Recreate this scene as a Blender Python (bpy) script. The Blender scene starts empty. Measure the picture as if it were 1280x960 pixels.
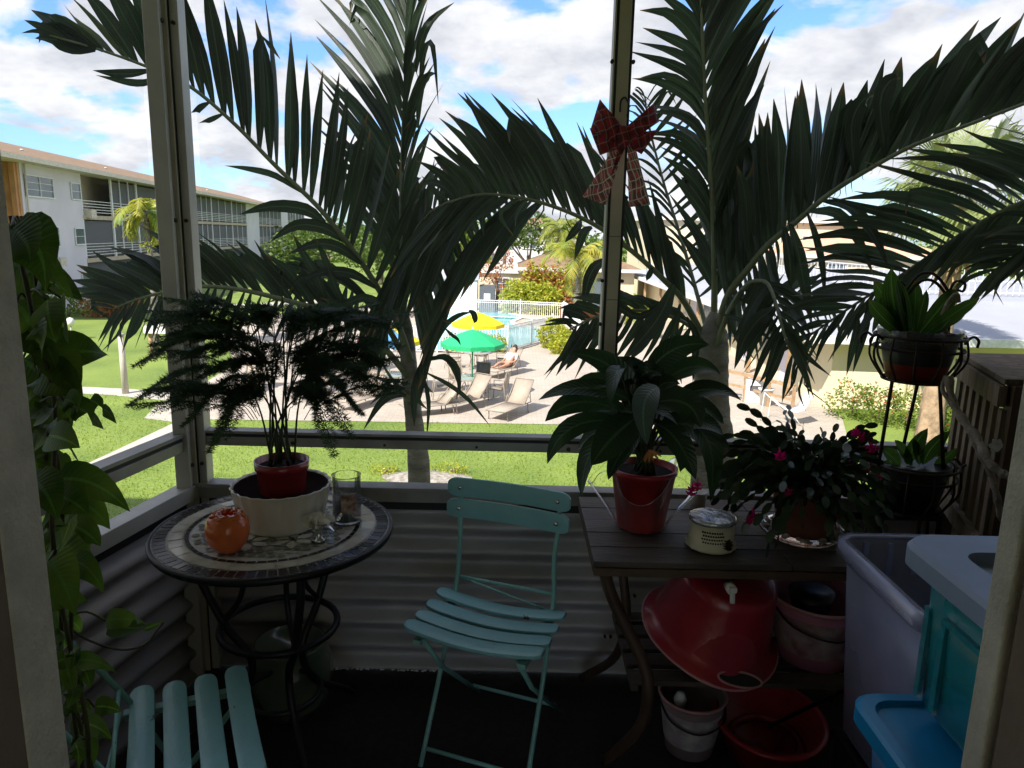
import bpy, math, random
from math import sin, cos, pi, radians, hypot, atan2, sqrt
from mathutils import Vector, Matrix, Euler
random.seed(7)
R = random.Random(11)
SC = bpy.context.scene
COL = SC.collection
# ------------------------------------------------------------ camera: one real lens, level-ish, on a second floor balcony
FPX, TILT, ROLL, H = 920.0, radians(11.5), .022, 5.5
FL = 3.95                      # balcony floor height
_F = Vector((0, cos(TILT), -sin(TILT))); _U0 = Vector((0, sin(TILT), cos(TILT)))
_R = Vector((cos(ROLL), _U0.y*sin(ROLL), _U0.z*sin(ROLL)))
_U = Vector((-sin(ROLL), _U0.y*cos(ROLL), _U0.z*cos(ROLL)))
EYE = Vector((0, 0, H))
def ray(px, py): return _F + _R*((px-640)/FPX) - _U*((py-480)/FPX)
def at_z(px, py, z):
    d = ray(px, py); return EYE + d*((z-H)/d.z)
def at_y(px, py, Y):
    d = ray(px, py); return EYE + d*(Y/d.y)
cam = bpy.data.cameras.new('camera'); cam.sensor_width = 36; cam.lens = FPX/1280*36
cam.clip_end = 3000; cam.clip_start = .02
co = bpy.data.objects.new('camera', cam); COL.objects.link(co)
M = Matrix.Identity(4)
for i in range(3):
    M[i][0] = _R[i]; M[i][1] = _U[i]; M[i][2] = -_F[i]; M[i][3] = EYE[i]
co.matrix_world = M
SC.camera = co

# ------------------------------------------------------------ materials
def _mat(name):
    m = bpy.data.materials.new(name); m.use_nodes = True
    nt = m.node_tree; nt.nodes.clear()
    out = nt.nodes.new('ShaderNodeOutputMaterial')
    return m, nt, out
def N(nt, t, **kw):
    n = nt.nodes.new(t)
    for k, v in kw.items(): setattr(n, k, v)
    return n
def coords(nt, scale=(1,1,1), kind='Object'):
    tc = N(nt, 'ShaderNodeTexCoord'); mp = N(nt, 'ShaderNodeMapping'); mp.inputs['Scale'].default_value = scale
    nt.links.new(tc.outputs[kind], mp.inputs['Vector']); return mp.outputs['Vector']
def pbr(name, col, rough=.6, metal=0, var=.15, scale=8, bump=0, bscale=None, col2=None, spec=.5, trans=0, alpha=1, ior=1.45,
        translucent=0, coat=0, stretch=(1,1,1), leaf=None, wear=None):
    m, nt, out = _mat(name); L = nt.links.new
    p = N(nt, 'ShaderNodeBsdfPrincipled')
    v = coords(nt, stretch)
    nz = N(nt, 'ShaderNodeTexNoise'); nz.inputs['Scale'].default_value = scale; nz.inputs['Detail'].default_value = 5
    L(v, nz.inputs['Vector'])
    rp = N(nt, 'ShaderNodeValToRGB')
    c = Vector(col)
    a = tuple(c*(1-var))+(1,); b = tuple(col2)+(1,) if col2 else tuple(c*(1+var))+(1,)
    if col2: a = tuple(col)+(1,)
    rp.color_ramp.elements[0].color = a; rp.color_ramp.elements[0].position = .32
    rp.color_ramp.elements[1].color = b; rp.color_ramp.elements[1].position = .68
    L(nz.outputs['Fac'], rp.inputs['Fac']); col_out = rp.outputs['Color']
    def math(op, a, b=None, c=None):
        q = N(nt, 'ShaderNodeMath', operation=op)
        for i_, x in enumerate((a, b, c)):
            if x is None: continue
            if isinstance(x, (int, float)): q.inputs[i_].default_value = x
            else: L(x, q.inputs[i_])
        return q.outputs[0]
    def blend(fac, a, b, mode='MIX'):
        q = N(nt, 'ShaderNodeMix', data_type='RGBA', blend_type=mode)
        if isinstance(fac, (int, float)): q.inputs['Factor'].default_value = fac
        else: L(fac, q.inputs['Factor'])
        L(a, q.inputs['A'])
        if isinstance(b, tuple): q.inputs['B'].default_value = b
        else: L(b, q.inputs['B'])
        return q.outputs['Result']
    veinh = None
    if leaf:
        at = N(nt, 'ShaderNodeAttribute'); at.attribute_name = 'luv'; sx = N(nt, 'ShaderNodeSeparateXYZ'); L(at.outputs['Vector'], sx.inputs[0])
        u, v_, rnd = sx.outputs; au = math('ABSOLUTE', u)
        cmb = N(nt, 'ShaderNodeCombineXYZ'); k = math('MULTIPLY_ADD', rnd, .8, .6)
        for i_ in range(3): L(k, cmb.inputs[i_])
        col_out = blend(1.0, col_out, cmb.outputs[0], 'MULTIPLY')
        light = tuple(min(1, x*2.6+.03) for x in col)+(1,)
        mid = math('MULTIPLY', math('LESS_THAN', au, .09), .55); col_out = blend(mid, col_out, light)
        if leaf == 'palm':
            st_ = math('MULTIPLY', math('GREATER_THAN', math('SINE', math('MULTIPLY', u, 24.0)), .55), .22); col_out = blend(st_, col_out, light)
            tip = math('MULTIPLY', math('MULTIPLY', math('SMOOTH_MIN', math('MULTIPLY', math('MAXIMUM', math('SUBTRACT', v_, .86), 0.0), 8.0), 1.0, .1), math('GREATER_THAN', rnd, .45)), .9)
            col_out = blend(tip, col_out, (.20,.12,.045,1)); veinh = math('SINE', math('MULTIPLY', u, 24.0))
        else:
            w_ = math('SINE', math('SUBTRACT', math('MULTIPLY', v_, 88.0), math('MULTIPLY', au, 15.0))); veinh = w_
            col_out = blend(math('MULTIPLY', math('GREATER_THAN', w_, .92), .16), col_out, light)
    if wear:
        n3 = N(nt, 'ShaderNodeTexNoise'); n3.inputs['Scale'].default_value = wear[1]; n3.inputs['Detail'].default_value = 8; n3.inputs['Roughness'].default_value = .7; L(v, n3.inputs['Vector'])
        r3 = N(nt, 'ShaderNodeValToRGB'); r3.color_ramp.elements[0].position = wear[2]; r3.color_ramp.elements[1].position = wear[2]+.03; L(n3.outputs['Fac'], r3.inputs[0])
        col_out = blend(r3.outputs['Color'], col_out, tuple(wear[0])+(1,))
    L(col_out, p.inputs['Base Color'])
    p.inputs['Roughness'].default_value = rough; p.inputs['Metallic'].default_value = metal
    p.inputs['Specular IOR Level'].default_value = spec; p.inputs['IOR'].default_value = ior
    p.inputs['Transmission Weight'].default_value = trans; p.inputs['Alpha'].default_value = alpha
    p.inputs['Coat Weight'].default_value = coat
    if bump:
        n2 = N(nt, 'ShaderNodeTexNoise'); n2.inputs['Scale'].default_value = bscale or scale*6; n2.inputs['Detail'].default_value = 4
        L(v, n2.inputs['Vector'])
        bp = N(nt, 'ShaderNodeBump'); bp.inputs['Strength'].default_value = bump; bp.inputs['Distance'].default_value = .02
        L(n2.outputs['Fac'], bp.inputs['Height']); L(bp.outputs['Normal'], p.inputs['Normal'])
    if veinh is not None:
        bv = N(nt, 'ShaderNodeBump'); bv.inputs['Strength'].default_value = .22 if leaf == 'broad' else .35; bv.inputs['Distance'].default_value = .0015; L(veinh, bv.inputs['Height']); L(bv.outputs['Normal'], p.inputs['Normal'])
    if translucent:
        tr = N(nt, 'ShaderNodeBsdfTranslucent'); mx = N(nt, 'ShaderNodeMixShader'); mx.inputs['Fac'].default_value = translucent
        hs = N(nt, 'ShaderNodeHueSaturation'); hs.inputs['Value'].default_value = 1.7; hs.inputs['Saturation'].default_value = 1.08
        hs.inputs['Hue'].default_value = .485
        L(col_out, hs.inputs['Color']); L(hs.outputs['Color'], tr.inputs['Color'])
        L(p.outputs[0], mx.inputs[1]); L(tr.outputs[0], mx.inputs[2]); L(mx.outputs[0], out.inputs[0])
    else: L(p.outputs[0], out.inputs[0])
    return m
def thin_clear(name, tint, fac, rough=.15, gloss=.5):
    """thin transparent film / mesh / plastic sheet: mostly see-through with a little body colour and gloss"""
    m, nt, out = _mat(name); L = nt.links.new
    t = N(nt, 'ShaderNodeBsdfTransparent'); p = N(nt, 'ShaderNodeBsdfPrincipled')
    p.inputs['Base Color'].default_value = tuple(tint)+(1,); p.inputs['Roughness'].default_value = rough
    p.inputs['Specular IOR Level'].default_value = gloss
    fr = N(nt, 'ShaderNodeFresnel'); fr.inputs['IOR'].default_value = 1.35
    nz = N(nt, 'ShaderNodeTexNoise'); nz.inputs['Scale'].default_value = 9; L(coords(nt), nz.inputs['Vector'])
    mr = N(nt, 'ShaderNodeMapRange'); mr.inputs['To Min'].default_value = fac*.75; mr.inputs['To Max'].default_value = fac*1.25
    L(nz.outputs['Fac'], mr.inputs['Value'])
    ml = N(nt, 'ShaderNodeMath', operation='MULTIPLY'); ml.inputs[1].default_value = gloss; L(fr.outputs[0], ml.inputs[0])
    mx = N(nt, 'ShaderNodeMixShader'); L(mr.outputs[0], mx.inputs['Fac']); L(t.outputs[0], mx.inputs[1]); L(p.outputs[0], mx.inputs[2])
    g = N(nt, 'ShaderNodeBsdfGlossy'); g.inputs['Roughness'].default_value = rough; m2 = N(nt, 'ShaderNodeMixShader'); L(ml.outputs[0], m2.inputs['Fac']); L(mx.outputs[0], m2.inputs[1]); L(g.outputs[0], m2.inputs[2])
    L(m2.outputs[0], out.inputs[0]); return m
def flat_mix(name, build, rough=.6, **kw):
    m, nt, out = _mat(name); p = N(nt, 'ShaderNodeBsdfPrincipled'); p.inputs['Roughness'].default_value = rough
    for k, v in kw.items(): p.inputs[k.replace('_', ' ')].default_value = v
    build(nt, p); nt.links.new(p.outputs[0], out.inputs[0]); return m

# ------------------------------------------------------------ mesh building
class MB:
    def __init__(s, T=None): s.v = []; s.f = []; s.mi = []; s.T = T; s.sm = []; s.uv = {}
    def add(s, vs, fs, mi=0, smooth=False):
        o = len(s.v); s.v += [tuple(p) for p in vs]; s.f += [tuple(i+o for i in f) for f in fs]
        s.mi += [mi]*len(fs); s.sm += [smooth]*len(fs); return s
    def box(s, c, d, rot=None, mi=0):
        vs = []
        for x in (-.5, .5):
            for y in (-.5, .5):
                for z in (-.5, .5):
                    p = Vector((x*d[0], y*d[1], z*d[2]))
                    if rot: p = rot @ p
                    vs.append(p+Vector(c))
        return s.add(vs, [(0,1,3,2),(4,6,7,5),(0,4,5,1),(2,3,7,6),(0,2,6,4),(1,5,7,3)], mi)
    def bar(s, a, b, w, h, up=(0,0,1), mi=0):
        a = Vector(a); b = Vector(b); d = b-a; l = d.length; d.normalize()
        u = Vector(up); x = d.cross(u)
        if x.length < 1e-4: x = d.cross(Vector((0,1,0)))
        x.normalize(); u = x.cross(d)
        rot = Matrix((x, d, u)).transposed()
        return s.box((a+b)/2, (w, l, h), rot, mi)
    def tube(s, pts, r, n=8, closed=False, mi=0, smooth=True):
        pts = [Vector(p) for p in pts]; k = len(pts)
        rs = r if isinstance(r, (list, tuple)) else [r]*k
        vs = []; prev = None
        for i, p in enumerate(pts):
            if closed: d = pts[(i+1) % k]-pts[i-1]
            else: d = pts[min(i+1, k-1)]-pts[max(i-1, 0)]
            if d.length < 1e-9: d = Vector((0,0,1))
            d.normalize()
            if prev is None:
                u = d.cross(Vector((0,0,1)))
                if u.length < .1: u = d.cross(Vector((0,1,0)))
            else: u = prev-d*prev.dot(d)
            u.normalize(); prev = u; w = d.cross(u)
            for j in range(n):
                a = 2*pi*j/n; vs.append(p+(u*cos(a)+w*sin(a))*rs[i])
        fs = []
        for i in range(k if closed else k-1):
            for j in range(n):
                a = i*n+j; b = i*n+(j+1) % n; c = ((i+1) % k)*n
                fs.append((a, b, c+(j+1) % n, c+j))
        if not closed: fs += [tuple(range(n-1, -1, -1)), tuple(range((k-1)*n, k*n))]
        return s.add(vs, fs, mi, smooth)
    def lathe(s, prof, c=(0,0,0), n=32, rot=None, mi=0, sx=1, sy=1, cap0=False, cap1=False, wave=None, smooth=True):
        vs = []; c = Vector(c)
        for (r, z) in prof:
            for j in range(n):
                a = 2*pi*j/n; q = r*(wave(a, z) if wave else 1)
                p = Vector((q*cos(a)*sx, q*sin(a)*sy, z))
                if rot: p = rot @ p
                vs.append(p+c)
        fs = []
        for i in range(len(prof)-1):
            for j in range(n): fs.append((i*n+j, i*n+(j+1) % n, (i+1)*n+(j+1) % n, (i+1)*n+j))
        if cap0: fs.append(tuple(range(n-1, -1, -1)))
        if cap1: fs.append(tuple(range((len(prof)-1)*n, len(prof)*n)))
        return s.add(vs, fs, mi, smooth)
    def grid(s, rows, mi=0, smooth=True, closed=False):
        n = len(rows[0]); vs = [p for r in rows for p in r]; fs = []
        for i in range(len(rows)-1):
            for j in range(n-1): fs.append((i*n+j, i*n+j+1, (i+1)*n+j+1, (i+1)*n+j))
        return s.add(vs, fs, mi, smooth)
    def prism(s, poly, z0, z1, mi=0):
        n = len(poly); vs = [(p[0], p[1], z0) for p in poly]+[(p[0], p[1], z1) for p in poly]
        fs = [tuple(range(n-1, -1, -1)), tuple(range(n, 2*n))]+[(i, (i+1) % n, n+(i+1) % n, n+i) for i in range(n)]
        return s.add(vs, fs, mi)
    def leaf(s, a, c, b, w, nrm=(0,-1,.3), n=6, fold=.25, prof=None, mi=0, tw=0):
        """a curved blade from a over control c to b, w wide, with a folded midrib"""
        a, c, b = Vector(a), Vector(c), Vector(b); nrm = Vector(nrm); rows = []
        for i in range(n+1):
            t = i/n; p = a*(1-t)**2+c*2*t*(1-t)+b*t*t
            d = (c-a)*(1-t)+(b-c)*t
            if d.length < 1e-6: d = b-a
            d.normalize(); x = d.cross(nrm)
            if x.length < 1e-3: x = d.cross(Vector((1,0,0)))
            x.normalize(); up = x.cross(d)
            if tw: x = (x*cos(tw*t)+up*sin(tw*t)); up = x.cross(d)
            q = (prof(t) if prof else (sin(pi*min(1, t*.93+.07))**.7))*w/2
            rows.append([p+x*q+up*q*fold, p, p-x*q+up*q*fold])
        return s.leafgrid(rows, mi)
    def leafgrid(s, rows, mi=0):
        o = len(s.v); r = R.random(); n = len(rows)
        for i in range(n):
            for j in range(3): s.uv[o+i*3+j] = (1-j, i/(n-1), r)
        return s.grid(rows, mi)
    def build(s, name, mats, parent=None, smooth=None, bevel=0, solid=0, subsurf=0, local=False):
        me = bpy.data.meshes.new(name); off = Vector((0,0,0))
        if parent and not local:
            q = parent
            while q: off += q.location; q = q.parent
        vs = s.v
        if s.T: vs = [s.T @ Vector(p) for p in vs]
        if off.length > 0: vs = [Vector(p)-off for p in vs]
        me.from_pydata([tuple(p) for p in vs], [], s.f)
        for m in (mats if isinstance(mats, (list, tuple)) else [mats]): me.materials.append(m)
        me.polygons.foreach_set('material_index', s.mi)
        me.polygons.foreach_set('use_smooth', s.sm if smooth is None else [smooth]*len(s.f))
        if s.uv:
            at = me.attributes.new('luv', 'FLOAT_VECTOR', 'POINT'); d = [0.0]*(3*len(s.v))
            for k, q in s.uv.items(): d[3*k:3*k+3] = q
            at.data.foreach_set('vector', d)
        me.update()
        o = bpy.data.objects.new(name, me); COL.objects.link(o); o.parent = parent
        if solid: md = o.modifiers.new('solid', 'SOLIDIFY'); md.thickness = solid
        if bevel: md = o.modifiers.new('bevel', 'BEVEL'); md.width = bevel; md.segments = 2; md.limit_method = 'ANGLE'
        if subsurf: md = o.modifiers.new('sub', 'SUBSURF'); md.levels = subsurf; md.render_levels = subsurf
        return o
def build_split(mb, name, mats, parent=None, **kw):
    """each separate piece of the builder becomes an object of its own"""
    par = list(range(len(mb.v)))
    def fd(i):
        while par[i] != i: par[i] = par[par[i]]; i = par[i]
        return i
    for f in mb.f:
        for j in f[1:]: par[fd(j)] = fd(f[0])
    g = {}
    for k, f in enumerate(mb.f): g.setdefault(fd(f[0]), []).append(k)
    out = []
    for ks in g.values():
        m = MB(mb.T); mp = {}
        for k in ks:
            for i in mb.f[k]:
                if i not in mp: mp[i] = len(m.v); m.v.append(mb.v[i])
            m.f.append(tuple(mp[i] for i in mb.f[k])); m.mi.append(mb.mi[k]); m.sm.append(mb.sm[k])
        out.append(m.build(name, mats, parent, **kw))
    return out
def tag(o, label=None, cat=None, group=None, kind=None):
    if label: o['label'] = label
    if cat: o['category'] = cat
    if group: o['group'] = group
    if kind: o['kind'] = kind
    return o
def thing(name, label, cat, loc=(0,0,0), group=None, rz=0):
    o = bpy.data.objects.new(name, None); COL.objects.link(o); o.location = loc; o.rotation_euler = (0,0,rz)
    o.empty_display_size = .1
    return tag(o, label, cat, group)
def kids(o): return [c for c in bpy.data.objects if c.parent == o]
def copy_tree(o, parent=None):
    c = o.copy(); COL.objects.link(c); c.parent = parent
    for ch in kids(o): copy_tree(ch, c)
    return c
def place(proto, used, loc, rz, label, group=None):
    o = proto if not used else copy_tree(proto)
    o.location = loc; o.rotation_euler = (0,0,rz); tag(o, label, None, group); return o
def bez(pts, n=24):
    """smooth Catmull-Rom curve through points"""
    P = [Vector(p) for p in pts]; P = [P[0]*2-P[1]]+P+[P[-1]*2-P[-2]]; out = []
    segs = len(P)-3
    for k in range(n+1):
        u = k/n*segs; i = min(int(u), segs-1); t = u-i
        a, b, c, d = P[i:i+4]
        out.append(.5*((2*b)+(c-a)*t+(2*a-5*b+4*c-d)*t*t+(3*b-a-3*c+d)*t**3))
    return out
def lerp_keys(keys, t):
    for i in range(len(keys)-1):
        if t <= keys[i+1][0]:
            a, b = keys[i], keys[i+1]; u = (t-a[0])/max(1e-6, b[0]-a[0])
            return [x+(y-x)*u for x, y in zip(a[1:], b[1:])]
    return list(keys[-1][1:])
# ------------------------------------------------------------ light, sky
SUN_EL, SUN_TO = radians(45), Vector((-.60, -.80, 0))       # the sun stands behind and to the left of the camera
sd = Vector((SUN_TO.x*cos(SUN_EL), SUN_TO.y*cos(SUN_EL), sin(SUN_EL)))
sl = bpy.data.lights.new('sun', 'SUN'); sl.energy = 4.4; sl.angle = radians(.5); sl.color = (1, .95, .87)
so = bpy.data.objects.new('sun', sl); COL.objects.link(so); so.rotation_euler = sd.to_track_quat('Z', 'Y').to_euler()
W = bpy.data.worlds.new('World'); SC.world = W; W.use_nodes = True
nt = W.node_tree; nt.nodes.clear(); L = nt.links.new
out = N(nt, 'ShaderNodeOutputWorld'); bg = N(nt, 'ShaderNodeBackground'); bg.inputs['Strength'].default_value = .125
sky = N(nt, 'ShaderNodeTexSky'); sky.sky_type = 'NISHITA'; sky.sun_disc = False
sky.sun_elevation = SUN_EL; sky.sun_rotation = atan2(SUN_TO.x, SUN_TO.y); sky.air_density = 1.2; sky.dust_density = .6
tc = N(nt, 'ShaderNodeTexCoord'); sp = N(nt, 'ShaderNodeSeparateXYZ'); L(tc.outputs['Generated'], sp.inputs[0])
ad = N(nt, 'ShaderNodeMath', operation='ADD'); ad.inputs[1].default_value = .34; L(sp.outputs['Z'], ad.inputs[0])
mxz = N(nt, 'ShaderNodeMath', operation='MAXIMUM'); mxz.inputs[1].default_value = .04; L(ad.outputs[0], mxz.inputs[0])
dx = N(nt, 'ShaderNodeMath', operation='DIVIDE'); L(sp.outputs['X'], dx.inputs[0]); L(mxz.outputs[0], dx.inputs[1])
dy = N(nt, 'ShaderNodeMath', operation='DIVIDE'); L(sp.outputs['Y'], dy.inputs[0]); L(mxz.outputs[0], dy.inputs[1])
cb = N(nt, 'ShaderNodeCombineXYZ'); L(dx.outputs[0], cb.inputs[0]); L(dy.outputs[0], cb.inputs[1])
mp = N(nt, 'ShaderNodeMapping'); mp.inputs['Location'].default_value = CLOUD_SHIFT = (3.1, 1.7, 0); L(cb.outputs[0], mp.inputs['Vector'])
n1 = N(nt, 'ShaderNodeTexNoise'); n1.inputs['Scale'].default_value = 2.3; n1.inputs['Detail'].default_value = 9; n1.inputs['Roughness'].default_value = .56
n1.inputs['Distortion'].default_value = .25; L(mp.outputs[0], n1.inputs['Vector'])
cr = N(nt, 'ShaderNodeValToRGB'); cr.color_ramp.elements[0].position = .435; cr.color_ramp.elements[1].position = .50; L(n1.outputs['Fac'], cr.inputs['Fac'])
n2 = N(nt, 'ShaderNodeTexNoise'); n2.inputs['Scale'].default_value = 3.6; n2.inputs['Detail'].default_value = 8; n2.inputs['Roughness'].default_value = .6
mp2 = N(nt, 'ShaderNodeMapping'); mp2.inputs['Location'].default_value = (7.3, 2.9, 0); L(cb.outputs[0], mp2.inputs['Vector']); L(mp2.outputs[0], n2.inputs['Vector'])
cc = N(nt, 'ShaderNodeValToRGB'); cc.color_ramp.elements[0].position = .38; cc.color_ramp.elements[0].color = (3.0, 3.12, 3.45, 1)
cc.color_ramp.elements[1].position = .60; cc.color_ramp.elements[1].color = (4.7, 4.75, 4.9, 1); L(n2.outputs['Fac'], cc.inputs['Fac'])
mix = N(nt, 'ShaderNodeMix', data_type='RGBA'); L(cr.outputs['Color'], mix.inputs['Factor']); tn = N(nt, 'ShaderNodeMix', data_type='RGBA', blend_type='MULTIPLY'); tn.inputs['Factor'].default_value = 1; tn.inputs['B'].default_value = (.50,.72,1.10,1); L(sky.outputs[0], tn.inputs['A']); L(tn.outputs['Result'], mix.inputs['A']); L(cc.outputs['Color'], mix.inputs['B'])
L(mix.outputs['Result'], bg.inputs['Color']); L(bg.outputs[0], out.inputs[0])
SC.view_settings.view_transform = 'Standard'; SC.view_settings.look = 'None'; SC.view_settings.gamma = 1
SC.view_settings.exposure = .98; SC.view_settings.use_curve_mapping = False
SC.render.engine = 'CYCLES'; cy = SC.cycles; cy.use_denoising = True; cy.max_bounces = 8; cy.diffuse_bounces = 4; cy.glossy_bounces = 3
cy.transmission_bounces = 8; cy.transparent_max_bounces = 14; cy.sample_clamp_indirect = 8; cy.use_adaptive_sampling = True
cy.caustics_reflective = False; cy.caustics_refractive = False

# ------------------------------------------------------------ material library
def lawn_build(nt, p):
    L = nt.links.new; v = coords(nt)
    a = N(nt, 'ShaderNodeTexNoise'); a.inputs['Scale'].default_value = .35; a.inputs['Detail'].default_value = 6
    b = N(nt, 'ShaderNodeTexNoise'); b.inputs['Scale'].default_value = 14; b.inputs['Detail'].default_value = 4; L(v, a.inputs[0]); L(v, b.inputs[0])
    m = N(nt, 'ShaderNodeMath', operation='MULTIPLY_ADD'); m.inputs[1].default_value = .5; L(a.outputs[0], m.inputs[0])
    h = N(nt, 'ShaderNodeMath', operation='MULTIPLY'); h.inputs[1].default_value = .5; L(b.outputs[0], h.inputs[0]); L(h.outputs[0], m.inputs[2])
    r = N(nt, 'ShaderNodeValToRGB'); r.color_ramp.elements[0].position = .35; r.color_ramp.elements[1].position = .65
    r.color_ramp.elements[0].color = (.085, .145, .018, 1); r.color_ramp.elements[1].color = (.24, .31, .055, 1); L(m.outputs[0], r.inputs[0])
    L(r.outputs[0], p.inputs['Base Color'])
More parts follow.
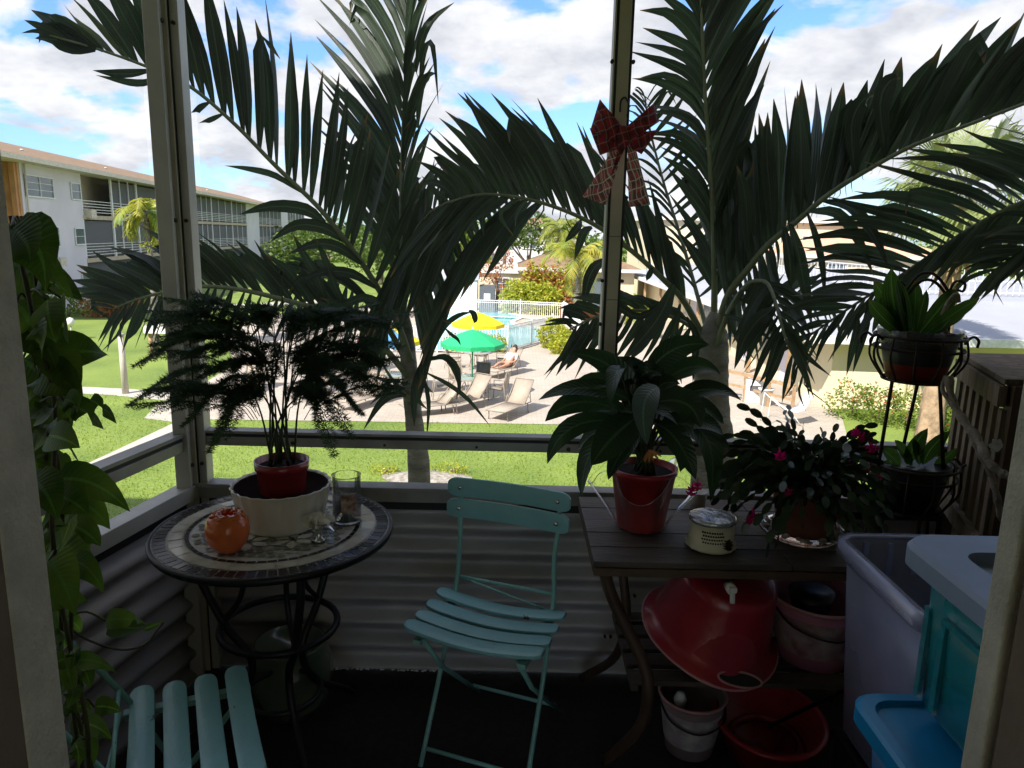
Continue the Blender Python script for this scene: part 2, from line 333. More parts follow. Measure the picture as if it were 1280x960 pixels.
MAT = dict(
 lawn=flat_mix('lawn', lawn_build, .9), blade=pbr('grass_blade', (.14,.24,.025), .6, var=.4, scale=3, translucent=.35, col2=(.30,.37,.06)),
 deck=pbr('deck_pavers', (.50,.42,.34), .85, var=.08, scale=1.5, bump=.2),
 concrete=pbr('concrete', (.48,.44,.38), .9, var=.12, scale=2, bump=.2), mulch=pbr('gravel', (.20,.17,.13), .95, scale=9, bump=.8, col2=(.46,.42,.36)),
 water=pbr('pool_water', (.14,.50,.60), .06, var=.12, scale=1.2, bump=.12, bscale=2.5), coping=pbr('coping', (.55,.50,.44), .7),
 pool_in=pbr('pool_basin', (.2,.55,.65), .5),
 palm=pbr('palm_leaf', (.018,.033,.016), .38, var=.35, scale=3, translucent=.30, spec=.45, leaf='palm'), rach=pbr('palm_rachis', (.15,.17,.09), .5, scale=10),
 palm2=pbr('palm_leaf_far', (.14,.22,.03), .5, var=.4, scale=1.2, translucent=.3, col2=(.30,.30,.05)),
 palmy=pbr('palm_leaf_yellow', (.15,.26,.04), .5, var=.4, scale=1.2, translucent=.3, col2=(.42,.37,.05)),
 fanp=pbr('fan_palm_leaf', (.13,.19,.05), .5, var=.3, scale=1.0, translucent=.25, col2=(.28,.32,.12)),
 thatch=pbr('dead_fronds', (.42,.28,.14), .9, var=.3, scale=5), trunk=pbr('palm_trunk', (.11,.095,.07), .85, scale=5, bump=.8, stretch=(1,1,3), col2=(.26,.245,.20)),
 ftrunk=pbr('fan_palm_trunk', (.36,.25,.16), .9, var=.35, scale=6, bump=.8), bark=pbr('bark', (.16,.12,.09), .9, scale=6, bump=.6),
 tree=pbr('tree_leaf', (.05,.10,.015), .55, var=.4, scale=2, translucent=.3, col2=(.12,.18,.03)),
 hedge=pbr('hedge_leaf', (.08,.15,.02), .6, var=.4, scale=3, translucent=.3, col2=(.19,.25,.035), spec=.25),
 yhedge=pbr('yellow_hedge_leaf', (.20,.28,.02), .55, var=.3, scale=3, translucent=.3, col2=(.48,.46,.05)),
 red=pbr('croton_leaf', (.30,.07,.03), .55, var=.4, scale=4, translucent=.2, col2=(.42,.20,.05)),
 alum=pbr('aluminium_frame', (.52,.50,.45), .45, metal=.15, var=.12, scale=6, bump=.06), dark=pbr('dark_gasket', (.018,.018,.018), .6),
 railm=pbr('rail_metal', (.30,.285,.265), .45, metal=.2, var=.2, scale=9, bump=.06, wear=((.08,.06,.05),22,.69)), alum2=pbr('mullion_paint', (.60,.54,.42), .5, var=.12, scale=5), bolt=pbr('rusty_bolt', (.05,.035,.025), .6),
 tin=pbr('corrugated_metal', (.40,.375,.365), .5, metal=.15, var=.2, scale=3, bump=.08, stretch=(1,1,4), wear=((.15,.11,.08),9,.70)),
 bouncefloor=pbr('room_bounce_floor', (.62,.57,.50), .5), stucco=pbr('painted_wall', (.70,.66,.58), .9, scale=3, bump=.3), jamb=pbr('jamb_stucco', (.50,.47,.40), .9, scale=20, bump=.35, bscale=160),
 brown=pbr('brown_wall', (.17,.125,.095), .9, scale=12, bump=.2, bscale=140), carpet=pbr('dark_carpet', (.022,.018,.015), 1, var=.3, scale=40, bump=.5),
 ceil=pbr('ceiling', (.75,.73,.70), .9), iron=pbr('black_iron', (.012,.011,.011), .45, metal=.3), rusty=pbr('rusty_iron', (.035,.02,.014), .7, var=.4, scale=30),
 teal=pbr('teal_paint', (.185,.375,.40), .38, var=.10, scale=7, coat=.15, bump=.12, bscale=60, wear=((.07,.045,.035),16,.665)), teal_tube=pbr('teal_tube', (.17,.36,.32), .4, wear=((.09,.05,.03),30,.64)),
 wood=pbr('dark_table_wood', (.055,.042,.034), .5, var=.35, scale=4, bump=.25, stretch=(1,8,1)), woodedge=pbr('table_edge', (.085,.05,.028), .5, var=.3, scale=9),
 legwood=pbr('bent_wood_leg', (.05,.03,.02), .45, var=.3), greyw=pbr('weathered_wood', (.20,.15,.105), .85, var=.3, scale=6, bump=.4, stretch=(6,6,1)),
 drift=pbr('driftwood', (.30,.25,.2), .9, var=.3, scale=20, bump=.4),
 tile_d=pbr('mosaic_dark', (.02,.015,.014), .22, var=.5, scale=30), tile_l=pbr('mosaic_cream', (.45,.42,.34), .15, var=.15, scale=14),
 tile_w=pbr('mosaic_petal', (.60,.58,.50), .15, var=.1, scale=20), tile_g=pbr('mosaic_grey', (.21,.215,.18), .18, var=.25, scale=18), grout=pbr('grout', (.5,.48,.44), .9),
 cream=pbr('cream_ceramic', (.50,.45,.37), .25, var=.06, coat=.3), redpot=pbr('red_ceramic', (.22,.018,.022), .3, coat=.3), soil=pbr('soil', (.02,.014,.01), 1, bump=.8, scale=60),
 fern=pbr('fern_green', (.035,.075,.03), .6, var=.35, scale=5, translucent=.2), fernstem=pbr('fern_stem', (.03,.04,.015), .6),
 orange=pbr('orange_glass', (.72,.21,.06), .16, var=.10, scale=14, translucent=.28, coat=.4), wax=pbr('green_wax', (.015,.05,.03), .4), glass=thin_clear('clear_glass', (.7,.75,.75), .025, .05, .8),
 picture=pbr('label_picture', (.12,.03,.02), .5, scale=60, col2=(.42,.30,.22)), silver=pbr('silver', (.5,.5,.5), .25, metal=.9), rose=pbr('cream_rose', (.62,.58,.46), .6, translucent=.2),
 lily=pbr('lily_leaf', (.02,.045,.018), .30, var=.3, scale=6, translucent=.16, leaf='broad'), lily2=pbr('lily_leaf_pale', (.06,.09,.075), .3, var=.15, translucent=.2, leaf='broad'),
 redp=pbr('red_plastic_pot', (.32,.018,.02), .35), film=thin_clear('cellophane', (.8,.8,.78), .035, .12, .7), dried=pbr('dried_flower', (.45,.18,.06), .8, var=.3),
 tinpot=pbr('cream_tin', (.50,.46,.33), .4, var=.1), bucketp=pbr('pinkish_bucket', (.26,.19,.19), .6, var=.2), cone=pbr('pine_cone', (.06,.04,.025), .8), foil=pbr('silver_foil', (.55,.57,.6), .25, metal=.7, bump=.4, bscale=40),
 cactus=pbr('cactus_green', (.022,.04,.018), .35, var=.3, scale=14), magenta=pbr('magenta_flower', (.60,.02,.14), .5, translucent=.3, var=.25), terra=pbr('brown_pot', (.16,.06,.035), .6), pebble=pbr('pebble', (.34,.29,.24), .6, var=.3, scale=40),
 tubred=pbr('red_tub_plastic', (.30,.02,.03), .3, var=.15, coat=.2, bump=.08, bscale=40, wear=((.36,.14,.13),26,.70)), tubrim=pbr('pink_rim', (.55,.28,.28), .35), pink=pbr('pink_plastic', (.40,.15,.23), .45, var=.15, wear=((.30,.22,.22),14,.62)), paper=pbr('worn_print', (.42,.36,.36), .6, scale=24, col2=(.26,.10,.13)), white=pbr('white_paint', (.78,.77,.74), .5, var=.04),
 binclear=thin_clear('cloudy_plastic', (.42,.43,.64), .45, .25, .6), binteal=thin_clear('teal_plastic', (.015,.30,.34), .62, .2, .6), binlid=pbr('grey_lid', (.22,.27,.36), .4, var=.10, wear=((.33,.36,.42),36,.70)), binblue=pbr('blue_lid', (.01,.25,.50), .35, var=.10, wear=((.10,.28,.42),40,.71)), bluebody=thin_clear('blue_plastic', (.02,.18,.4), .7, .3, .4),
 brome=pbr('bromeliad_leaf', (.045,.11,.02), .35, var=.3, scale=8, translucent=.25, leaf='palm'), blackp=pbr('black_plastic', (.012,.012,.012), .4), redband=pbr('red_band_pot', (.20,.02,.015), .4), greenpot=pbr('green_glazed', (.05,.065,.04), .25, var=.2, coat=.4),
 pothos=pbr('pothos_leaf', (.03,.085,.012), .48, var=.4, scale=14, translucent=.38, spec=.3, leaf='broad', col2=(.10,.17,.03)), pothos2=pbr('pothos_pale', (.10,.19,.03), .5, var=.3, translucent=.4, leaf='broad'), vine=pbr('vine_stem', (.06,.06,.025), .6),
 bwhite=pbr('white_render', (.66,.63,.68), .85, var=.05, scale=.6), byellow=pbr('yellow_render', (.82,.73,.48), .85, var=.05, scale=.5), btan=pbr('tan_render', (.50,.26,.12), .85, var=.2, scale=1), bcream=pbr('cream_render', (.66,.58,.42), .85, var=.05, scale=.5),
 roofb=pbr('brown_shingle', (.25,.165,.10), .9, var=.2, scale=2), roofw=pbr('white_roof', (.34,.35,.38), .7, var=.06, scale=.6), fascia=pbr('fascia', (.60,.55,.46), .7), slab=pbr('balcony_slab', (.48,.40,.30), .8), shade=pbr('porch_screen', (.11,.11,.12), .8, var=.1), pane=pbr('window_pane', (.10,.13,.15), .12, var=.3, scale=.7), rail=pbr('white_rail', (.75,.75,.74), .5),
 slate=pbr('salmon_pink_roof', (.62,.36,.24), .85), lounge=pbr('lounger_sling', (.40,.33,.26), .8, var=.08), loungef=pbr('lounger_frame', (.30,.25,.20), .5), tglass=pbr('table_glass', (.25,.33,.31), .1), chairf=pbr('sling_dark', (.17,.15,.12), .7),
 ugreen=pbr('umbrella_green', (.02,.42,.16), .7, var=.06), uyellow=pbr('umbrella_yellow', (.80,.62,.01), .7, var=.05), ured=pbr('umbrella_red', (.62,.04,.07), .7), ublue=pbr('umbrella_blue', (.10,.30,.55), .7), skin=pbr('skin', (.50,.27,.18), .6), shirt=pbr('white_shirt', (.72,.72,.74), .8), hair=pbr('dark_hair', (.05,.03,.02), .7),
 woodl=pbr('light_wood', (.38,.25,.14), .7, var=.2), screen=thin_clear('insect_screen', (.35,.36,.38), .085, .8, .0),
)
def plaid(nt, p):
    L = nt.links.new; v0 = coords(nt, (1,1,1)); s = N(nt, 'ShaderNodeSeparateXYZ')
    dn = N(nt, 'ShaderNodeTexNoise'); dn.inputs['Scale'].default_value = 16; L(v0, dn.inputs[0]); vm = N(nt, 'ShaderNodeVectorMath', operation='MULTIPLY_ADD'); vm.inputs[1].default_value = (.035,.035,.035); L(dn.outputs['Color'], vm.inputs[0]); L(v0, vm.inputs[2])
    rt_ = N(nt, 'ShaderNodeMapping'); rt_.inputs['Rotation'].default_value = (0,.35,0); L(vm.outputs[0], rt_.inputs[0]); L(rt_.outputs[0], s.inputs[0])
    def stripe(axis, freq, width, ph=0):
        m = N(nt, 'ShaderNodeMath', operation='MULTIPLY_ADD'); m.inputs[1].default_value = freq; m.inputs[2].default_value = ph; L(s.outputs[axis], m.inputs[0])
        f = N(nt, 'ShaderNodeMath', operation='FRACT'); L(m.outputs[0], f.inputs[0])
        g = N(nt, 'ShaderNodeMath', operation='LESS_THAN'); g.inputs[1].default_value = width; L(f.outputs[0], g.inputs[0]); return g.outputs[0]
    cur = None
    def layer(prev, fac, colr, k):
        mm = N(nt, 'ShaderNodeMath', operation='MULTIPLY'); mm.inputs[1].default_value = k; L(fac, mm.inputs[0])
        mx = N(nt, 'ShaderNodeMix', data_type='RGBA'); L(mm.outputs[0], mx.inputs['Factor']); mx.inputs['B'].default_value = colr
        if prev is None: mx.inputs['A'].default_value = (.46, .035, .06, 1)
        else: L(prev, mx.inputs['A'])
        return mx.outputs['Result']
    cur = layer(None, stripe('X', 33, .42), (.03,.04,.04,1), .55); cur = layer(cur, stripe('Z', 29, .42), (.04,.04,.04,1), .5)
    cur = layer(cur, stripe('X', 44, .10, .3), (.55,.50,.46,1), .38); cur = layer(cur, stripe('Z', 36, .12, .4), (.55,.50,.46,1), .38); cur = layer(cur, stripe('X', 63, .12, .1), (.45,.08,.10,1), .5)
    L(cur, p.inputs['Base Color'])
MAT['plaid'] = flat_mix('plaid_ribbon', plaid, .8)
_nt = MAT['plaid'].node_tree; _o = [n for n in _nt.nodes if n.type == 'OUTPUT_MATERIAL'][0]; _p = [n for n in _nt.nodes if n.type == 'BSDF_PRINCIPLED'][0]
_t = N(_nt, 'ShaderNodeBsdfTranslucent'); _m = N(_nt, 'ShaderNodeMixShader'); _m.inputs[0].default_value = .35; _nt.links.new(_p.inputs['Base Color'].links[0].from_socket, _t.inputs[0]); _nt.links.new(_p.outputs[0], _m.inputs[1]); _nt.links.new(_t.outputs[0], _m.inputs[2]); _nt.links.new(_m.outputs[0], _o.inputs[0])
def plaid2(nt, p):
    plaid(nt, p)
    for n in nt.nodes:
        if n.type == 'MIX':
            a = n.inputs['A']
            if not a.is_linked: a.default_value = (.72,.16,.20,1)
            b = n.inputs['B'].default_value
            n.inputs['B'].default_value = (b[0]*1.1+.05, b[1]*1.1+.04, b[2]*1.1+.04, 1)
            if b[0] > .5: n.inputs['Factor'].links[0].from_node.inputs[1].default_value = .95; n.inputs['B'].default_value = (.85,.82,.76,1)
MAT['plaid2'] = flat_mix('plaid_ribbon_lit', plaid2, .8)  # paler copy for the bow tails: light through the ribbon put into colour
for _k, _f in dict(teal=1.25, teal_tube=1.2, wood=1.35, cream=1.2, tinpot=1.2, tin=1.12, tubred=1.15, pink=1.15, binlid=1.35, binblue=1.1, binteal=1.3, binclear=1.25, legwood=1.3, redpot=1.2, terra=1.3, cactus=1.3, greenpot=1.5, pothos=.9, pothos2=.9, plaid=1.2, carpet=.8, alum2=.85).items():
    for n in MAT[_k].node_tree.nodes:
        if n.type == 'VALTORGB' and n.outputs[0].links and n.outputs[0].links[0].to_socket.name != 'Factor':
            for e in n.color_ramp.elements: e.color = tuple(min(1, c*_f) for c in e.color[:3])+(1,)
        if n.type == 'BSDF_PRINCIPLED' and not n.inputs['Base Color'].is_linked: c = n.inputs['Base Color'].default_value; n.inputs['Base Color'].default_value = tuple(min(1, x*_f) for x in c[:3])+(1,)
def dots(nt, p):
    L = nt.links.new; v = coords(nt, (95,95,95)); vo = N(nt, 'ShaderNodeTexVoronoi'); vo.inputs['Randomness'].default_value = .1; L(v, vo.inputs['Vector'])
    r = N(nt, 'ShaderNodeValToRGB'); r.color_ramp.elements[0].position = .3; r.color_ramp.elements[0].color = (.05,.04,.03,1); r.color_ramp.elements[1].position = .36; r.color_ramp.elements[1].color = (.5,.46,.33,1)
    L(vo.outputs['Distance'], r.inputs[0]); L(r.outputs[0], p.inputs['Base Color'])
MAT['paper2'] = pbr('faded_print', (.50,.48,.47), .6, scale=26, col2=(.30,.24,.26))
MAT['pot_shade'] = pbr('pot_shade_dark', (.018,.010,.009), .95, spec=.05)  # near-black colour for the shade inside the cream pot
def pavers(nt, p):
    L = nt.links.new; v = coords(nt, (1,1,1)); b = N(nt, 'ShaderNodeTexBrick'); b.inputs['Scale'].default_value = 1.6; b.inputs['Mortar Size'].default_value = .012
    b.inputs['Color1'].default_value = (.45,.39,.32,1); b.inputs['Color2'].default_value = (.53,.455,.375,1); b.inputs['Mortar'].default_value = (.33,.28,.22,1); L(v, b.inputs[0])
    n = N(nt, 'ShaderNodeTexNoise'); n.inputs['Scale'].default_value = .5; L(v, n.inputs[0]); mx = N(nt, 'ShaderNodeMix', data_type='RGBA', blend_type='MULTIPLY'); mx.inputs['Factor'].default_value = .35
    L(b.outputs[0], mx.inputs['A']); L(n.outputs['Color'], mx.inputs['B']); L(b.outputs[0], mx.inputs['A'])
    r = N(nt, 'ShaderNodeValToRGB'); r.color_ramp.elements[0].color = (.75,.75,.75,1); r.color_ramp.elements[1].color = (1.1,1.1,1.1,1); L(n.outputs[0], r.inputs[0]); L(r.outputs[0], mx.inputs['B']); mx.inputs['Factor'].default_value = 1
    L(mx.outputs['Result'], p.inputs['Base Color'])
MAT['deck'] = flat_mix('deck_pavers2', pavers, .85)
# ============================================================ SETTING
def sheet(name, pts, z, mat, kind='structure'):
    m = MB(); m.add([(p[0], p[1], z) for p in pts], [tuple(range(len(pts)))]); return tag(m.build(name, mat), kind=kind)
def gz(*pp): return [at_z(x, y, 0) for x, y in pp]
sheet('lawn', [(-900,-300),(900,-300),(900,1500),(-900,1500)], 0, MAT['lawn'])
DX = 10.6
deck = gz((188,524),(440,527),(700,531),(905,541)) + [Vector((9.2,19.2,0)), Vector((DX,23,0)), Vector((DX+.3,58,0)), Vector((-4,57,0)), Vector((-15,52,0)), Vector((-16,40,0)), Vector((-11.5,30,0))]
sheet('pool_deck', deck, .012, MAT['deck'])
def ribbon(pts, w):
    pts = [Vector(p) for p in pts]; l, r = [], []
    for i, p in enumerate(pts):
        d = (pts[min(i+1, len(pts)-1)]-pts[max(i-1, 0)]); d.z = 0; d.normalize(); n = Vector((-d.y, d.x, 0))*w/2
        l.append(p+n); r.append(p-n)
    return l+r[::-1]
sheet('path', ribbon(gz((30,628),(100,594),(165,563),(226,533),(268,514)), .75), .008, MAT['concrete'])
sheet('path', ribbon(gz((-60,484),(60,486),(150,490),(222,497)), 1.0), .008, MAT['concrete'])
sheet('path', gz((180,523),(200,502),(236,505),(236,530)), .008, MAT['concrete'])
sheet('path', ribbon([(-60,56,0),(-24,50,0),(-10,62,0),(20,66,0)], 2.4), .008, MAT['concrete'])
# mulch ring round the left palm: a low mound of gravel
mm = MB(); c0 = at_z(524, 607, 0)
rows = []
for i in range(7):
    r = i/6; rows.append([Vector((c0.x+.1+1.0*r*cos(a)*(1+.12*sin(3*a)), c0.y+.45+.6*r*sin(a)*(1+.1*cos(4*a)), .10*(1-r*r)+.01)) for a in [2*pi*k/36 for k in range(37)]])
mm.grid(rows); tag(mm.build('gravel_patch', MAT['mulch']), kind='structure')
# grass blades, near lawn
gb = MB(); rg = random.Random(3); vs = []; fs = []
def inpoly(x, y, P):
    c = False; j = len(P)-1
    for i in range(len(P)):
        if (P[i].y > y) != (P[j].y > y) and x < (P[j].x-P[i].x)*(y-P[i].y)/(P[j].y-P[i].y)+P[i].x: c = not c
        j = i
    return c
pathP = ribbon(gz((30,628),(100,594),(165,563),(226,533),(268,514)), .85)
k = 0
while k < 52000:
    y = 8.8+rg.random()**1.35*15; x = rg.uniform(-.72*y, .42*y)
    if inpoly(x, y, deck) or inpoly(x, y, pathP) or hypot((x-c0.x-.1)/1.0, (y-c0.y-.45)/.6) < rg.uniform(.6,.95): continue
    h = rg.uniform(.03, .075); a = rg.random()*pi; w = rg.uniform(.006, .014); o = len(vs); tx, ty = rg.gauss(0, .02), rg.gauss(0, .02)
    vs += [(x-cos(a)*w, y-sin(a)*w, 0), (x+cos(a)*w, y+sin(a)*w, 0), (x+tx, y+ty, h)]; fs.append((o, o+1, o+2)); k += 1
gb.add(vs, fs); tag(gb.build('lawn_grass', MAT['blade']), 'short bright green grass of the lawn', 'grass', kind='stuff')

# ---- pool
poolpx = [(530,437),(536,405),(546,392),(559,387),(580,386),(601,388),(626,391),(644,394),(650,397),(638,402),(640,406),(650,409),(666,410),(678,416),(676,424),(660,432),(630,438),(580,441)]
PP = [at_z(x, y, 0) for x, y in poolpx]; PP = bez([(p.x, p.y, 0) for p in PP+[PP[0]]], 72)[:-1]
w = MB(); w.add([(p.x, p.y, .02) for p in PP], [tuple(range(len(PP)))]); tag(w.build('pool_water', MAT['water']), kind='structure')
cp = MB(); rows = [[], [], []]
for i, p in enumerate(PP+[PP[0]]):
    q = PP[i % len(PP)]; d = PP[(i+1) % len(PP)]-PP[(i-1) % len(PP)]; d.normalize(); n = Vector((-d.y, d.x, 0))
    for j, (o, z) in enumerate(((0, .03), (0, .07), (.35, .055))): rows[j].append(Vector((q.x, q.y, z))-n*o*-1)
cp.grid(rows, smooth=False); tag(cp.build('pool_coping', MAT['coping']), kind='structure')

# ---- fences
def picket_fence(label, pts, h=1.25, post=2.4, gap=.13, group=None):
    pts = [Vector((p[0], p[1], 0)) for p in pts]; t = thing('picket_fence', label, 'fence', pts[0])
    ra, pk = MB(), MB(); npost = 0
    for a, b in zip(pts, pts[1:]):
        for z in (.12, h-.06, h-.2): ra.bar(a+Vector((0,0,z)), b+Vector((0,0,z)), .04, .04)
        l = (b-a).length; n = int(l/gap)
        for i in range(n+1):
            p = a.lerp(b, i/max(1, n)); pk.bar(p+Vector((0,0,.1)), p+Vector((0,0,h-.06)), .028, .028, up=(0,1,0))
        m = max(1, round(l/post))
        for i in range(0 if a is pts[0] else 1, m+1):
            p = a.lerp(b, i/m); q = MB(); q.box(p+Vector((0,0,h/2+.03)), (.075,.075,h+.06)); q.box(p+Vector((0,0,h+.07)), (.1,.1,.025)); q.build('post', MAT['rail'], t)
    ra.build('rails', MAT['rail'], t); pk.build('pickets', MAT['rail'], t); return t
picket_fence('long white picket fence behind the pool', [at_z(520,396,0), at_z(590,397,0), at_z(650,399,0), at_z(704,402,0)])
picket_fence('white picket fence between the umbrellas and the pool', [at_z(470,441,0), at_z(546,441,0), at_z(634,440,0), at_z(690,424,0)], h=1.3)
# ---- leafy shrubs and trees
def cloud(mb, blobs, n, size, rr, mi=0):
    tot = sum(b[3]*b[4]*b[5] for b in blobs)
    for b in blobs:
        cx, cy_, cz, ax, ay_, az_ = b
        for _ in range(int(n*b[3]*b[4]*b[5]/tot)):
            u = Vector((rr.gauss(0,1), rr.gauss(0,1), rr.gauss(0,1))); u.normalize(); q = rr.uniform(.45, 1)**.5*(1+.18*sin(5*u.x+3*u.z)+rr.gauss(0,.05))
            p = Vector((cx+u.x*ax*q, cy_+u.y*ay_*q, max(.02, cz+u.z*az_*q)))
            d = Vector((rr.gauss(0,1), rr.gauss(0,1), rr.gauss(0,.6))); d.normalize(); e = d.cross(Vector((rr.gauss(0,1), rr.gauss(0,1), rr.gauss(0,1)))); e.normalize()
            s = size*rr.uniform(.6, 1.3); o = p+d*s
            mb.add([p-e*s*.05, p+d*s*.5-e*s*.3, o, p+d*s*.5+e*s*.3], [(0,1,2,3)], mi)
def shrub(name, label, cat, blobs, n, size, mat, mat2=None, group=None, seed=1):
    rr = random.Random(seed); b0 = blobs[0]; t = thing(name, label, cat, (b0[0], b0[1], 0), group)
    m = MB(); cloud(m, blobs, n, size, rr, 0); m.build('foliage', mat, t)
    if mat2: m = MB(); cloud(m, [(b[0], b[1]-.1*b[4], b[2]+b[5]*.35, b[3]*.95, b[4]*.95, b[5]*.8) for b in blobs], n//(3 if n < 5000 else 11), size, rr, 0); m.build('blossoms', mat2, t)
    s = MB()
    for b in blobs: s.tube([(b[0], b[1], 0), (b[0]+.05, b[1], b[2])], .03, 5); s.tube([(b[0]+.1, b[1], 0), (b[0]+.25*b[3], b[1]+.1, b[2])], .02, 5)
    build_split(s, 'stem', MAT['bark'], t); return t
def row(a, b, n, rx, ry, rz, jz=.12, seed=0):
    rr = random.Random(seed); a, b = Vector(a), Vector(b)
    return [(lambda p: (p.x, p.y, rz*.8, rx, ry, rz*rr.uniform(1-jz, 1+jz)))(a.lerp(b, i/max(1, n-1))) for i in range(n)]
p = at_z(566,440,0); q = at_z(622,440,0)
shrub('hedge', 'low yellow green hedge against the pool fence behind the umbrella tables', 'hedge', row(p, q, 6, .5, .4, .5), 3500, .11, MAT['yhedge'], seed=2)
p = at_z(655,396,0); q = at_z(690,398,0)
shrub('hedge', 'bright yellow green hedge in front of the clubhouse with the brown roof', 'hedge', row((p.x-.8,p.y+2.2,0), (q.x,q.y+2.2,0), 6, .9, .8, 1.25), 6000, .22, MAT['yhedge'], seed=3)
shrub('croton_bush', 'red leaved bushes behind the bright yellow green hedge', 'bush', row((p.x+.6,p.y+3.6,0), (q.x+1.4,q.y+3.6,0), 4, 1.0, .8, 1.8), 4500, .24, MAT['red'], MAT['yhedge'], seed=4)
p = at_z(692,435,0)
shrub('bush', 'round lime green bush at the pool fence corner, left of the tall mullion', 'bush', [(p.x,p.y,.7,.75,.6,.75),(p.x+.5,p.y-.9,.55,.6,.6,.6),(p.x+.2,p.y-1.8,.4,.5,.5,.5)], 4500, .13, MAT['yhedge'], seed=5)
shrub('hedge', 'flowering green hedge along the yellow clubhouse wall on the right', 'hedge', row((10.9,23.0,0), (15.6,18.6,0), 9, .85, .8, .62), 7000, .10, MAT['hedge'], MAT['red'], seed=6)
shrub('hedge', 'trimmed green hedge at the foot of the white apartment block', 'hedge', row((-27.8,43,0), (-25.6,53,0), 6, 1.0, 1.2, .9), 2500, .22, MAT['hedge'], seed=7)
p = at_z(122,396,0); q = at_z(166,396,0)
shrub('croton_bush', 'rusty red bushes on the lawn beside the left apartment block', 'bush', row((p.x,p.y,0), (q.x,q.y,0), 5, .8, .8, .9), 1800, .2, MAT['red'], MAT['hedge'], seed=8)
def tree(label, base, h, blobs, n, size, mat=None, group=None, seed=1):
    rr = random.Random(seed); b = Vector(base); t = thing('tree', label, 'tree', b, group)
    tr = MB(); tr.tube(bez([b, b+Vector((.1,0,h*.25)), b+Vector((-.05,0,h*.5))], 8), [.2*h/6*(1-.05*i) for i in range(9)], 8)
    for bl in blobs:
        e = Vector((b.x+bl[0], b.y+bl[1], bl[2])); s0 = b+Vector((0,0,h*.38))
        tr.tube(bez([s0, s0.lerp(e, .5)+Vector((0,0,-.2)), e], 6), [.09*h/6, .08*h/6, .07*h/6, .05*h/6, .04*h/6, .03, .02], 6)
    tr.build('trunk', MAT['bark'], t)
    m = MB(); cloud(m, [(b.x+q[0], b.y+q[1], q[2], q[3], q[4], q[5]) for q in blobs], n, size, rr); m.build('crown', mat or MAT['tree'], t); return t
tree('airy green tree beyond the pool in front of the white house', (1.2,64,0), 7.5, [(-1.5,0,5.2,1.6,1.5,1.0),(.4,.3,6.6,1.6,1.4,.9),(2.0,0,4.9,1.7,1.4,1.0),(-.2,-.4,5.4,1.2,1,1),(-2.8,0,6.3,1.2,1.2,.8),(3.3,.2,5.8,1.0,1,.6)], 2600, .30, MAT['tree'], seed=21)
tree('yellowish tree left of the airy tree beyond the pool', (-4.4,66,0), 7.2, [(-1,0,4.6,2.2,2,1.6),(1.2,.3,5.8,2,2,1.5),(-.5,-.5,6.6,1.6,1.4,1.1),(.8,0,3.4,1.6,1.4,1.2)], 2600, .34, MAT['hedge'], seed=22)
tree('dark round tree past the end of the left apartment block', (-14,78,0), 6, [(-2,0,4,3,2.5,2),(1.5,0,4.6,3,2.5,2.1),(4.5,0,3.6,2.4,2.4,1.8),(0,0,2.6,3,2,1.4)], 3600, .38, MAT['tree'], seed=23)
tree('broad dark tree on the lawn behind the left palm fronds', (-21,84,0), 6.5, [(-3,0,4,3,3,2.2),(0,0,5,3.4,3,2.2),(3,0,4.2,3,3,2),(-5,0,3.4,2,2,1.5)], 3200, .42, MAT['tree'], seed=24)
tree('low green tree under the end of the left roofline', (-8.5,70,0), 4.6, [(-1.6,0,3,2,2,1.5),(1.2,0,3.4,2,2,1.5),(0,-.6,2.2,2,1.6,1.1)], 2200, .32, MAT['hedge'], seed=25)
# reddish shrub tree beside the shed
tree('thin rusty leaved shrub tree beside the white shed', (-1.3,54,0), 4.6, [(-.6,0,2.9,.8,.7,.9),(.5,0,3.7,.8,.7,.9),(.1,0,1.9,.7,.6,.8)], 900, .17, MAT['red'], seed=26)

far = MB(); rr_f = random.Random(99)
cloud(far, [(x, 150+20*sin(x*.05), 3.2+1.6*sin(x*.21), 9, 4, 3.6+1.2*sin(x*.37)) for x in range(-150, 190, 9)], 15000, 1.1, rr_f)
tag(far.build('distant_trees', MAT['tree']), 'dark green tree belt along the horizon', 'trees', kind='stuff')
# weeds by the gravel patch
shrub('flowering_weeds', 'small yellow flowering weeds on the gravel by the left palm', 'plants', [(c0.x+.6,c0.y+.9,.12,.5,.3,.14),(c0.x-.9,c0.y+.8,.1,.35,.3,.12)], 700, .05, MAT['yhedge'], seed=9)
# ---- buildings
def T2(o, ang): return Matrix.Translation(Vector(o)) @ Matrix.Rotation(ang, 4, 'Z')
# left apartment block: local x runs away from the camera along the facade, local y goes into the building
A0 = Vector((at_y(32,283,45).x, 45, 0)); ang = atan2(.9888, -.150); TL = T2(A0, ang)
def s_of(px):
    d = ray(px, 283); k = d.x/d.y; return (A0.x-k*A0.y)/(k*.9888+.150)
lb = thing('apartment_block', 'long three storey white apartment block with brown roof and screened balconies on the left', 'building', A0)
E0 = 96.; FH = 3.05
wm = MB(TL); wm.box((E0/2, 7.8, 4.6), (E0, 11.6, 9.2)); wm.build('wall', MAT['bcream'], lb, local=False)
segs_white = [(0, s_of(105)), (s_of(207), s_of(247)), (s_of(309), s_of(324)), (s_of(352), s_of(360))]
wm = MB(TL)
for a, b in segs_white: wm.box(((a+b)/2, 1.0, 4.55), (b-a, 2.0, 9.1))
wm.build('white_wall', MAT['bwhite'], lb); 
wm = MB(TL); wm.box((-3.2, 5.5, 4.5), (6.4, 7, 9.0)); 
for x in (-.25, -3.2): wm.box((x, 1.7, 4.5), (.5, .6, 9.0))
wm.box((-.12, 6.8, 4.5), (.2, 13.5, 9.0))
for y in (.25, 1.5, 2.75, 4.0): wm.box((-.34, y, 4.5), (.25, .28, 9.0))
